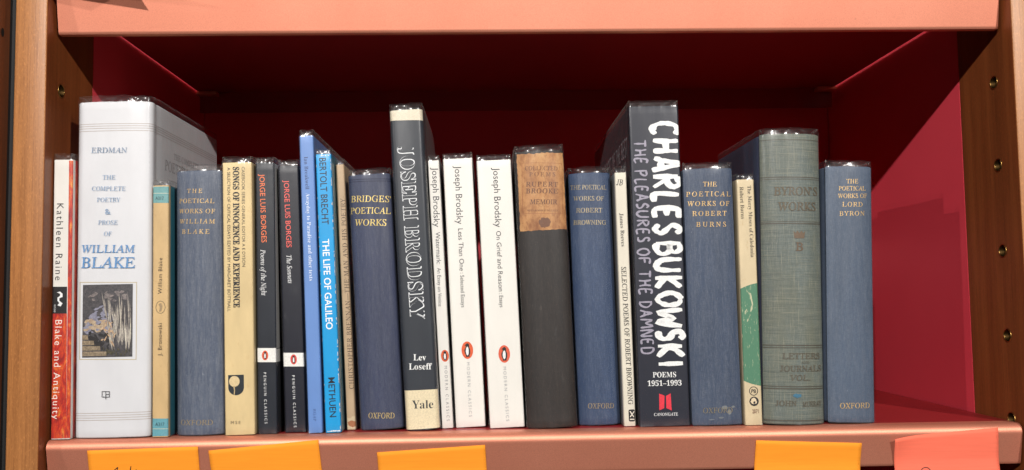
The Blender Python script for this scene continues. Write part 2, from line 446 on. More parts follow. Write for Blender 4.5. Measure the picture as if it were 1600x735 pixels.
# ------------------------------------------------------------------ lettering
MAPS = {'B': (0x1D400, 0x1D41A, 0x1D7CE), 'I': (0x1D434, 0x1D44E, None)}
def conv(t, k):
    if k not in MAPS: return t
    up, lo, dg = MAPS[k]; o = ''
    for c in t:
        if c == 'h' and k == 'I': o += '\u210e'
        elif 'A' <= c <= 'Z': o += chr(up + ord(c) - 65)
        elif 'a' <= c <= 'z': o += chr(lo + ord(c) - 97)
        elif '0' <= c <= '9' and dg: o += chr(dg + ord(c) - 48)
        else: o += c
    return o
# style: alphabet, shear, weight offset
STYLES = {'N': ('', 0, -.004), 'N1': ('', 0, .006), 'N2': ('', 0, .014), 'R': ('I', -.21, .0), 'R2': ('I', -.21, .007), 'R3': ('I', -.21, .016),
          'B': ('B', 0, 0), 'L': ('B', 0, -.007), 'L2': ('B', 0, -.004), 'I': ('I', 0, .004), 'SL': ('B', 0, .02), 'OUT': ('B', 0, .012), 'OUTIN': ('B', 0, -.013)}
def raw_text(body, style, spacing=1.0):
    k, sh, off = STYLES[style]
    c = bpy.data.curves.new('tmp', 'FONT'); c.body = conv(body, k); c.shear = sh; c.offset = off; c.resolution_u = 3; c.space_character = spacing; c.fill_mode = 'FRONT'
    o = bpy.data.objects.new('tmp', c); COL.objects.link(o)
    dg = bpy.context.evaluated_depsgraph_get(); dg.update()
    me = bpy.data.meshes.new_from_object(o.evaluated_get(dg), depsgraph=dg)
    bpy.data.objects.remove(o); bpy.data.curves.remove(c)
    V = [(v.co.x, v.co.y) for v in me.vertices]; F = [tuple(p.vertices) for p in me.polygons]
    bpy.data.meshes.remove(me); return V, F
CAP = {}
def cap_height(style):
    if style not in CAP: CAP[style] = max(v[1] for v in raw_text('H', style)[0])
    return CAP[style]

# brush-drawn capitals: strokes on a 1 x 1 grid
BRUSH = {'C': [[(.86, .86), (.55, .98), (.22, .80), (.10, .45), (.28, .12), (.60, .03), (.88, .14)]],
 'H': [[(.16, .98), (.20, .5), (.14, .02)], [(.82, .95), (.78, .5), (.84, .0)], [(.16, .50), (.80, .56)]],
 'A': [[(.08, .02), (.30, .5), (.50, .98), (.70, .48), (.92, .0)], [(.24, .36), (.78, .34)]],
 'R': [[(.18, .0), (.20, .95)], [(.18, .93), (.62, .96), (.80, .76), (.58, .55), (.22, .50)], [(.42, .50), (.88, .02)]],
 'L': [[(.22, .98), (.18, .06), (.86, .05)]],
 'E': [[(.84, .93), (.24, .93), (.18, .06), (.88, .05)], [(.22, .52), (.72, .52)]],
 'S': [[(.84, .86), (.55, .98), (.22, .82), (.30, .60), (.68, .44), (.82, .22), (.52, .02), (.14, .13)]],
 'B': [[(.18, .02), (.20, .96)], [(.14, .94), (.60, .96), (.76, .76), (.56, .56), (.24, .52), (.70, .48), (.88, .22), (.62, .04), (.14, .03)]],
 'U': [[(.14, .98), (.16, .30), (.40, .03), (.70, .10), (.84, .40), (.86, .98)]],
 'K': [[(.20, .98), (.18, .0)], [(.84, .95), (.24, .46), (.90, .02)]],
 'O': [[(.52, .97), (.18, .78), (.10, .42), (.34, .05), (.66, .04), (.90, .40), (.80, .80), (.50, .97)]],
 'W': [[(.04, .97), (.22, .04), (.50, .66), (.76, .03), (.96, .96)]],
 'I': [[(.50, .98), (.48, .02)]], 'T': [[(.06, .93), (.94, .95)], [(.50, .93), (.47, .0)]],
 'P': [[(.20, .0), (.20, .95)], [(.16, .93), (.62, .97), (.84, .74), (.60, .50), (.22, .46)]],
 'D': [[(.18, .03), (.20, .96)], [(.14, .95), (.58, .92), (.88, .58), (.76, .18), (.40, .03), (.14, .04)]],
 'M': [[(.08, .0), (.16, .97), (.48, .40), (.82, .97), (.92, .0)]], 'N': [[(.14, .0), (.18, .97), (.80, .05), (.82, .98)]],
 'F': [[(.86, .94), (.22, .93), (.18, .0)], [(.22, .52), (.72, .54)]]}
BW = {'I': .34, 'W': 1.1, 'M': 1.1, ' ': .34, 'L': .72, 'E': .78, 'S': .76, 'C': .84}
def smooth_line(pts, k=5):
    if len(pts) < 3: return [(pts[0][0] + (pts[1][0] - pts[0][0]) * i / k, pts[0][1] + (pts[1][1] - pts[0][1]) * i / k) for i in range(k + 1)]
    P = [pts[0]] + list(pts) + [pts[-1]]; out = []
    for i in range(1, len(P) - 2):
        for j in range(k):
            t = j / k; a, b, c, d = P[i - 1], P[i], P[i + 1], P[i + 2]
            out.append(tuple(.5 * (2 * b[q] + (c[q] - a[q]) * t + (2 * a[q] - 5 * b[q] + 4 * c[q] - d[q]) * t * t + (3 * b[q] - a[q] - 3 * c[q] + d[q]) * t ** 3) for q in (0, 1)))
    out.append(pts[-1]); return out
def brush_text(body, thick, rng):
    """list of strokes; each is one polygon outline in em units (cap height 1)"""
    x = 0; polys = []
    for ch in body:
        w = BW.get(ch, .9) * .86
        for st in BRUSH.get(ch, []):
            L = smooth_line([(x + px * w + rng.uniform(-.035, .035), py + rng.uniform(-.05, .05)) for px, py in st])
            l, r = [], []
            n = len(L)
            for i, p in enumerate(L):
                a, b = L[max(i - 1, 0)], L[min(i + 1, n - 1)]
                dx, dy = b[0] - a[0], b[1] - a[1]; q = math.hypot(dx, dy) or 1
                e = min(i, n - 1 - i)
                tk = thick * (.86 + .34 * noise.noise((p[0] * 3.1, p[1] * 3.7, thick * 9)) + .22 * noise.noise((p[0] * 13, p[1] * 15, thick * 31))) * (.62 if e == 0 else (.92 if e == 1 else 1))
                l.append((p[0] - dy / q * tk, p[1] + dx / q * tk)); r.append((p[0] + dy / q * tk, p[1] - dx / q * tk))
            polys.append((l, r))
        x += w + .12
    return polys, x - .12

# ------------------------------------------------------------------ books
class Book:
    def __init__(s, name, d, depth, kind, label, spine_mat, side_mat, sag=0.0, film_on=True, seed=1):
        s.w, s.h, s.hw = d['w'] / 1e3, d['h'] / 1e3, d['w'] / 2e3
        s.depth, s.kind, s.sag, s.rng = depth, kind, sag, random.Random(seed)
        s.layer = 0; s.seed = seed
        s.root = empty(name, label, 'book', (d['x'] / 1e3, d['y'] / 1e3, d['z'] / 1e3 + .0003), 'books standing on the shelf', (0, R(d['lean']), 0))
        s.build_cover(spine_mat, side_mat)
        if film_on: s.build_film()
    def yprof(s, x):
        """depth of the spine surface at x"""
        t = min(1, abs(x) / s.hw); y = s.sag * (1 - math.sqrt(max(0, 1 - (t * .96) ** 2))) / (1 - math.sqrt(1 - .96 ** 2))
        if s.kind == 'paperback':
            r = .0011
            if abs(x) > s.hw - r: y += r - math.sqrt(max(0, r * r - (abs(x) - s.hw + r) ** 2))
        elif s.kind == 'jacket':
            r = min(.0035, s.hw * .25)
            if abs(x) > s.hw - r: y += r - math.sqrt(max(0, r * r - (abs(x) - s.hw + r) ** 2))
        return y
    def half_path(s):
        """spine centre to back of the right board, as (x, y)"""
        N = 14; hw = s.hw; P = []
        for i in range(N + 1):
            t = i / N; x = hw * math.sin(t * math.pi / 2) if s.sag or s.kind != 'cloth' else hw * t
            P.append((x, s.yprof(x)))
        y0 = P[-1][1]
        if s.kind == 'cloth':       # french groove between spine and board
            P += [(hw - .0006, y0 + .0014), (hw - .0016, y0 + .0034), (hw - .0017, y0 + .0052), (hw - .0005, y0 + .0072), (hw, y0 + .0086)]
        elif s.kind == 'jacket':
            P += [(hw, y0 + .0022), (hw - .0006, y0 + .0050), (hw - .0006, y0 + .0080), (hw, y0 + .0105)]
        else:
            P += [(hw, y0 + .003)]
        yb = P[-1][1]
        for i in range(1, 9): P.append((hw, yb + (s.depth - yb) * i / 8))
        return P
    def path(s, off=0.0):
        """full outer path, left back -> spine -> right back, pushed out by off"""
        Hh = s.half_path(); full = [(-x, y) for x, y in reversed(Hh[1:])] + Hh
        if not off: return full
        out = []
        for i, p in enumerate(full):
            a, b = full[max(i - 1, 0)], full[min(i + 1, len(full) - 1)]
            dx, dy = b[0] - a[0], b[1] - a[1]; q = math.hypot(dx, dy) or 1
            out.append((p[0] + dy / q * off, p[1] - dx / q * off))
        return out
    def build_cover(s, spine_mat, side_mat):
        th = {'paperback': .0004, 'cloth': .0028, 'jacket': .0030}[s.kind]
        hard = s.kind != 'paperback'
        e = .0011 if hard else .0003
        rows = [(0, e), (e * .35, e * .35), (e, 0), (.006, 0)] + [(s.h * k / 12, 0) for k in range(1, 12)] + [(s.h - .006, 0), (s.h - e, 0), (s.h - e * .35, e * .35), (s.h, e)]
        out0 = s.path(); inn = s.path(-th); n = len(out0)
        ys = s.yprof(s.hw) + .0016
        V = []; F = []; fm = []
        for z, ins in rows:
            pth = s.path(-ins) if ins else out0
            for x, y in pth:
                wob = .00035 * noise.noise((x * 60, y * 60 + s.seed * 3.1, z * 14)) if hard else .00012 * noise.noise((x * 90, y * 60 + s.seed, z * 20))
                zz = z + (.0004 * noise.noise((x * 150, y * 150, s.seed)) if z in (0, s.h) and hard else 0)
                V.append((x, y + wob * (1 if y < ys else 0), max(zz, 0)))
        m = len(rows)
        for j in range(m - 1):
            for i in range(n - 1):
                F.append((j * n + i, j * n + i + 1, (j + 1) * n + i + 1, (j + 1) * n + i))
                fm.append(0 if (out0[i][1] + out0[i + 1][1]) / 2 < ys else 1)
        k0 = len(V)
        for z in (.0, s.h):
            for x, y in inn: V.append((x, y, z))
        for i in range(n - 1):
            F.append((k0 + i + 1, k0 + i, k0 + n + i, k0 + n + i + 1)); fm.append(1)
            F.append((i + 1, i, k0 + i, k0 + i + 1)); fm.append(0 if out0[i][1] < ys else 1)
            t = (m - 1) * n; F.append((t + i, t + i + 1, k0 + n + i + 1, k0 + n + i)); fm.append(0 if out0[i][1] < ys else 1)
        for i in (0, n - 1):
            col = [j * n + i for j in range(m)]; f = col + [k0 + n + i, k0 + i]; F.append(tuple(f if i else reversed(f))); fm.append(1)
        o = link('cover', V, F, [spine_mat, side_mat], s.root, fm, True)
        try: o.data.set_sharp_from_angle(angle=R(50))
        except Exception: pass
        s.cover = o
        sq = .003 if hard else .0002
        yy = s.yprof(s.hw) + (.004 if hard else .0009); hx = s.hw - th - .0003
        bevel_box('page_block', -hx, hx, yy, s.depth - sq, sq if hard else .0002, s.h - sq, M_PAGES, s.root, 0)
    def build_film(s, top=.0042, bottom_flare=.0013):
        off = .00035; base = s.path(off)
        # denser along the spine so that the wrinkles have geometry
        P = []
        for a, b in zip(base, base[1:]):
            L = math.hypot(b[0] - a[0], b[1] - a[1]); k = max(1, int(L / (.0011 if min(a[1], b[1]) < .012 else .006)))
            for i in range(k): P.append((a[0] + (b[0] - a[0]) * i / k, a[1] + (b[1] - a[1]) * i / k))
        P.append(base[-1]); n = len(P); h = s.h
        N = []
        for i in range(n):
            a, b = P[max(i - 1, 0)], P[min(i + 1, n - 1)]; dx, dy = b[0] - a[0], b[1] - a[1]; q = math.hypot(dx, dy) or 1; N.append((dy / q, -dx / q))
        rows = [0, .0012, .0026, .0045, .007, .011, .018, .03] + [.03 + (h - .06) * k / 14 for k in range(1, 14)] + [h - .03, h - .018, h - .011, h - .007, h - .004, h - .0015, h + .0003, h + .0014, h + .0026, h + top]
        V = []; F = []; sd = s.seed * 5.3
        L = 0
        for jz, z in enumerate(rows):
            rim = max(0, min(1, (z - (h - .008)) / .010)); foot = max(0, 1 - z / (.011 if s.kind == 'cloth' else .006))
            for i in range(n):
                x, y = P[i]; nx, ny = N[i]
                spine = 1.0 if y < .016 else .35
                a = noise.noise((x * 190 + sd, y * 190, z * 90)); b = noise.noise((x * 480 + sd, y * 480, z * 300 + 7))
                c = noise.noise((x * 34 + sd, y * 34, z * 16))
                d = .00012 + max(0, .00018 * c) + .00010 * a * spine
                d += rim * (.00062 * a + .00024 * b) * spine + foot * bottom_flare * (.45 + .70 * a + .12 * b) * (1 if y < .012 else .2)
                if z > h + .0001: d -= (z - h) * (.22 + .45 * a + .2 * b) * spine           # the sleeve folds in over the head
                if abs(nx) > .7: d = max(-.0002, min(d, .00045))
                elif z <= h: d = max(d, .00002)
                zz = z + (rim * .0009 * (a + .5 * b) if z > h else 0)
                V.append((x + nx * d, y + ny * d, max(zz, .0001)))
        m = len(rows)
        # rolled edge: double back down inside the head
        for step, (dn, dz) in enumerate(((-.0007, .0003), (-.0014, -.0008), (-.0017, -.0024))):
            for i in range(n):
                px, py, pz = V[(m - 1) * n + i]; nx, ny = N[i]; a = noise.noise((P[i][0] * 300 + sd, P[i][1] * 300, step * 2.0))
                V.append((px + nx * (dn + .0004 * a), py + ny * (dn + .0004 * a), max(pz + dz, h + .0002)))
        for j in range(m + 2):
            for i in range(n - 1): F.append((j * n + i, j * n + i + 1, (j + 1) * n + i + 1, (j + 1) * n + i))
        link('clear_film', V, F, film(), s.root, None, True)
    # -------------------------------------------------- printing on the spine
    def put(s, groups, part, mat):
        """groups: list of (verts2d, faces) in metres on the spine -> one printed part that follows the spine"""
        bm = bmesh.new(); s.layer += 1
        for gi, (V, F) in enumerate(groups):
            vs = [bm.verts.new((x, (gi % 40) * .000004 * (1 if len(groups) > 1 else 0), z)) for x, z in V]
            for f in F:
                if len(set(f)) > 2:
                    try: bm.faces.new([vs[i] for i in f])
                    except ValueError: pass
        lim = s.hw - .00005
        for sx in (-1, 1):
            bmesh.ops.bisect_plane(bm, geom=bm.verts[:] + bm.edges[:] + bm.faces[:], plane_co=(sx * lim, 0, 0), plane_no=(sx, 0, 0), clear_outer=True)
        for zc, no in ((.0008, -1), (s.h - .0008, 1)):
            bmesh.ops.bisect_plane(bm, geom=bm.verts[:] + bm.edges[:] + bm.faces[:], plane_co=(0, 0, zc), plane_no=(0, 0, no), clear_outer=True)
        if s.sag or s.kind != 'paperback':
            N = 26; cuts = [s.hw * math.sin((k / N - .5) * math.pi) for k in range(1, N)]
        else: cuts = [-s.hw + .0004, -s.hw + .0008, -s.hw + .0011, s.hw - .0011, s.hw - .0008, s.hw - .0004]
        for c in cuts: bmesh.ops.bisect_plane(bm, geom=bm.verts[:] + bm.edges[:] + bm.faces[:], plane_co=(c, 0, 0), plane_no=(1, 0, 0))
        zs = [k * s.h / 12 for k in range(1, 12)] + [.006, s.h - .006]
        hard = s.kind != 'paperback'
        for c in zs: bmesh.ops.bisect_plane(bm, geom=bm.verts[:] + bm.edges[:] + bm.faces[:], plane_co=(0, 0, c), plane_no=(0, 0, 1))
        def wob(x, z):
            # same vertical interpolation as the cover's rows
            rz = sorted(set([0, .0011 if hard else .0003, .006] + [k * s.h / 12 for k in range(1, 12)] + [s.h - .006, s.h]))
            y = s.yprof(x)
            def at(zz): return .00035 * noise.noise((x * 60, y * 60 + s.seed * 3.1, zz * 14)) if hard else .00012 * noise.noise((x * 90, y * 60 + s.seed, zz * 20))
            for a, b in zip(rz, rz[1:]):
                if a <= z <= b: t = (z - a) / (b - a) if b > a else 0; return at(a) * (1 - t) + at(b) * t
            return at(z)
        e = .00009 + .00003 * s.layer
        for v in bm.verts: v.co.y = s.yprof(v.co.x) + wob(v.co.x, v.co.z) - e - v.co.y
        me = bpy.data.meshes.new(part); bm.to_mesh(me); bm.free(); me.materials.append(mat)
        o = bpy.data.objects.new(part, me); COL.objects.link(o); o.parent = s.root
        o.data.update(); return o
    def text_geo(s, body, style, p0, p1, h, opt=''):
        p0 = Vector(p0) / 1e3; p1 = Vector(p1) / 1e3; h = h / 1e3; L = (p1 - p0).length; u = (p1 - p0) / L; v = Vector((-u.y, u.x))
        if style in ('BR', 'BR2'):
            polys, tot = brush_text(body, .142 if style == 'BR' else .098, s.rng); out = []
            for l, r in polys:
                V = []; n = len(l)
                for a, b in zip(l, r):
                    for q in (a, b):
                        w = p0 + u * (q[0] / tot * L) + v * ((q[1] - .5) * h); V.append((w.x, w.y))
                out.append((V, [(2 * i, 2 * i + 1, 2 * i + 3, 2 * i + 2) for i in range(n - 1)]))
            return out
        V, F = raw_text(body, style); sy = h / cap_height(style)
        x0 = min(q[0] for q in V); x1 = max(q[0] for q in V); sx = L / (x1 - x0)
        if sx > 1.10 * sy and len(body) > 2:
            V2, F2 = raw_text(body, style, 1.5); w2 = max(q[0] for q in V2) - min(q[0] for q in V2); k = (w2 - (x1 - x0)) / .5
            sp = 1 + (L / (sy * 1.03) - (x1 - x0)) / max(k, 1e-6)
            V, F = raw_text(body, style, sp); x0 = min(q[0] for q in V); x1 = max(q[0] for q in V); sx = L / (x1 - x0)
        c = cap_height(style) / 2; W = []
        for q in V:
            w = p0 + u * ((q[0] - x0) * sx) + v * ((q[1] - c) * sy); W.append((w.x, w.y))
        return [(W, F)]
    def letter(s, specs):
        parts = {}
        for sp in specs:
            part, body, style, p0, p1, h, col = sp[:7]
            parts.setdefault((part, col), []).append((body, style, p0, p1, h))
        for (part, col), rows in parts.items():
            g = []; inner = []
            for body, style, p0, p1, h in rows:
                g += s.text_geo(body, style, p0, p1, h)
                if style == 'OUT': inner += s.text_geo(body, 'OUTIN', p0, p1, h)
            metal = col[0] > 140 and col[0] > col[2] + 25 and col[0] > col[1] + 8 and col[1] > 125 and s.kind == 'cloth'
            s.put(g, part, ink(col, metal))
            if inner: s.put(inner, part, ink((47, 51, 58)))
    def draw(s, shapes):
        T = lambda pts: ([(x / 1e3, z / 1e3) for x, z in pts])
        def fan(pts):
            tri = tessellate_polygon([[Vector((x, z, 0)) for x, z in pts]]); return (T(pts), [tuple(t) for t in tri])
        def ell(cx, cz, rx, rz, n=40): return [(cx + rx * math.cos(2 * math.pi * k / n), cz + rz * math.sin(2 * math.pi * k / n)) for k in range(n)]
        def loop(o, i):
            n = len(o); return (T(o + i), [(k, (k + 1) % n, n + (k + 1) % n, n + k) for k in range(n)])
        for part, kind, a, col in shapes:
            mat = {'fire': fiery, 'oldlabel': old_label, 'green': green_print}[col]() if isinstance(col, str) else (ink(col) if col else None)
            if kind == 'poly': s.put([fan(a)], part, mat)
            elif kind == 'frame':
                q, w = a[:4], a[4]; cx = sum(p[0] for p in q) / 4; cz = sum(p[1] for p in q) / 4
                inn = [(x + (w if x < cx else -w), z + (w if z < cz else -w)) for x, z in q]; s.put([loop(q, inn)], part, mat)
            elif kind == 'ell': s.put([fan(ell(*a))], part, mat)
            elif kind == 'ring': s.put([loop(ell(*a[:4]), ell(a[0], a[1], a[2] - a[4], a[3] - a[4]))], part, mat)
            elif kind == 'disc': s.put([fan(ell(a[0], a[1], a[2], a[2], 120))], part, mat)
            elif kind == 'blob':
                p = ell(*a[:4], n=48); p = [(x + (x - a[0]) * .34 * noise.noise((x * .9, z * .9, a[0])), z + (z - a[1]) * .34 * noise.noise((x * .9, z * .9, 4 + a[0]))) for x, z in p]; s.put([fan(p)], part, mat)
            elif kind == 'peng':
                cx, cz, rx, rz = a; q = [(-.12, .74), (.10, .80), (.30, .66), (.34, .48), (.30, .36), (.46, .05), (.44, -.35), (.30, -.66), (.36, -.76), (-.30, -.76), (-.22, -.64), (-.42, -.30), (-.48, .02), (-.26, .34), (-.20, .48), (-.42, .56), (-.22, .66)]
                s.put([fan([(cx + x * rx * 1.1, cz + z * rz) for x, z in q])], part, mat)
            elif kind == 'pengb':
                cx, cz, rx, rz = a; q = [(.02, .42), (.16, .30), (.22, -.02), (.18, -.40), (.02, -.62), (-.18, -.46), (-.26, -.10), (-.16, .26)]
                s.put([fan([(cx + x * rx * 1.1, cz + z * rz) for x, z in q])], part, mat)
            elif kind == 'rules':
                x0, x1, zs = a; s.rules = getattr(s, 'rules', []) + zs
                g = [fan([(-s.hw * 1e3 - 1, z - .16), (s.hw * 1e3 + 1, z - .16), (s.hw * 1e3 + 1, z + .16), (-s.hw * 1e3 - 1, z + .16)]) for z in zs]; s.put(g, part, mat)
            elif kind == 'bar':
                x0, x1, z, w = a; s.put([fan([(-s.hw * 1e3 - 1, z - w / 2), (s.hw * 1e3 + 1, z - w / 2), (s.hw * 1e3 + 1, z + w / 2), (-s.hw * 1e3 - 1, z + w / 2)])], part, mat)
            elif kind == 'logoD':
                x0, z1, x1, z0 = a; r = (x1 - x0) / 2; p = [(x0, z1), (x1, z1)] + [((x0 + x1) / 2 + r * math.cos(t), z0 + r + r * math.sin(t)) for t in [-math.pi * k / 16 for k in range(17)]]; s.put([fan(p)], part, mat)
            elif kind == 'logoR':
                x0, z1, x1, z0 = a; r = 1.2; p = []
                for cx, cz, t0 in ((x1 - r, z1 - r, 0), (x0 + r, z1 - r, 90), (x0 + r, z0 + r, 180), (x1 - r, z0 + r, 270)):
                    p += [(cx + r * math.cos(R(t0 + 15 * k)), cz + r * math.sin(R(t0 + 15 * k))) for k in range(7)]
                s.put([fan(p)], part, mat)
            elif kind == 'label':
                x0, z1, x1, z0 = a; p = []; n = 60
                per = [(x0, z1), (x1, z1), (x1, z0), (x0, z0)]
                for (ax, az), (bx, bz) in zip(per, per[1:] + per[:1]):
                    for k in range(n // 2):
                        t = k / (n // 2); x = ax + (bx - ax) * t; z = az + (bz - az) * t
                        p.append((x + .55 * noise.noise((x * .45, z * .45, 3)) + .18 * noise.noise((x * 1.9, z * 1.9, 3)), z + .7 * noise.noise((x * .4, z * .4, 9)) + .2 * noise.noise((x * 1.7, z * 1.7, 9))))
                s.put([fan(p)], part, mat)
            elif kind == 'pic': s.picture(*a)
    def picture(s, x0, z1, x1, z0):
        """a small plain painted landscape: dark sky, blue hill, pale reeds, ochre steps"""
        def U(u, v): return (x0 + (x1 - x0) * u, z0 + (z1 - z0) * v)
        def fan(p):
            q = [U(*k) for k in p]; tri = tessellate_polygon([[Vector((x, z, 0)) for x, z in q]]); return ([(x / 1e3, z / 1e3) for x, z in q], [tuple(t) for t in tri])
        rg = random.Random(4)
        s.put([fan([(0, 0), (1, 0), (1, 1), (0, 1)])], 'picture', painted('dark_painted_ground', (84, 80, 82), (56, 54, 58)))
        def dab(u, v, du, dv, w):        # one brush dab, tapering along (du, dv)
            q = math.hypot(du, dv * 1.4) or 1; nx, ny = -dv * 1.4 / q * w, du / q * w; b = rg.uniform(-.25, .25)
            return fan([(u, v), (u + du * .3 + nx + nx * b, v + dv * .3 + ny), (u + du * .7 + nx * .8, v + dv * .7 + ny * .8), (u + du, v + dv), (u + du * .65 - nx * .7, v + dv * .65 - ny * .7), (u + du * .3 - nx, v + dv * .3 - ny)])
        def inside(d): return all(-.0001 <= (q[0] * 1e3 - x0) / (x1 - x0) <= 1.0001 and -.0001 <= (q[1] * 1e3 - z0) / (z1 - z0) <= 1.0001 for q in d[0])
        def dabs(n, fn, name, c1, c2):
            g = []
            while len(g) < n:
                d = dab(*fn())
                if inside(d): g.append(d)
            s.put(g, 'picture', painted(name, c1, c2))
        def arc_(u): return .34 + .36 * math.sin(math.pi * min(1, max(0, (u + .05) / .75)))
        dabs(60, lambda: (lambda u: (u, rg.uniform(.34, max(.36, arc_(u))), rg.uniform(.08, .16), rg.uniform(-.04, .04), rg.uniform(.012, .03)))(rg.uniform(.0, .55)), 'blue_dabs', (148, 148, 164), (114, 112, 130))
        dabs(34, lambda: (rg.uniform(0, .42), rg.uniform(.36, .50), rg.uniform(.08, .16), rg.uniform(-.03, .05), rg.uniform(.010, .024)), 'ochre_dabs', (196, 176, 148), (160, 136, 112))
        dabs(30, lambda: (rg.uniform(.10, .5), rg.uniform(.12, .32), rg.uniform(.05, .14), rg.uniform(-.05, .08), rg.uniform(.015, .035)), 'dark_dabs', (44, 40, 40), (26, 24, 26))
        def reed():
            k = rg.random(); b = .60 + .36 * k; t = .40 + .56 * k; v0 = rg.uniform(.08, .55); L = rg.uniform(.18, .40)
            u0 = b + (t - b) * (v0 / .95) + rg.uniform(-.02, .02); return (u0, v0, (t - b) * L * 1.1 + rg.uniform(-.02, .02), L, rg.uniform(.005, .014))
        dabs(60, reed, 'pale_reeds', (182, 172, 158), (126, 120, 118))
        dabs(34, reed, 'lit_reeds', (206, 198, 182), (164, 156, 144))
        dabs(26, reed, 'reed_shadows', (78, 72, 72), (52, 48, 50))
        dabs(26, lambda: (rg.uniform(.08, .85), rg.uniform(.78, .90), rg.uniform(.06, .14), rg.uniform(-.03, .04), rg.uniform(.010, .022)), 'grey_leaves', (136, 126, 122), (88, 82, 84))
        for k in range(4):       # broad steps at the lower left
            u = .50 - .125 * k; v = .02 + .075 * k
            s.put([fan([(0, v), (u, v), (u - .01, v + .058), (0, v + .062)])], 'picture', painted('ochre_steps', (160, 142, 116), (112, 98, 80)))
        dabs(30, lambda: (rg.uniform(.42, .95), rg.uniform(.0, .09), rg.uniform(-.03, .03), rg.uniform(.03, .08), rg.uniform(.006, .014)), 'dark_grass', (92, 86, 64), (44, 42, 36))
        dabs(16, lambda: (rg.uniform(.36, .62), rg.uniform(.2, .52), rg.uniform(.04, .12), rg.uniform(-.12, .12), rg.uniform(.008, .018)), 'pale_dabs', (204, 176, 144), (156, 124, 96))
    # -------------------------------------------------- printing on a side board (sx = -1 left, +1 right)
    def side_print(s, sx, part, groups, mat):
        """groups in (depth from spine front, height) metres"""
        V = []; F = []
        for gi, (P, Q) in enumerate(groups):
            k = len(V)
            for y, z in P: V.append((sx * (s.hw + .00012 + .000004 * gi), y, z))
            F += [tuple(k + i for i in f) for f in Q]
        return link(part, V, F, mat, s.root)

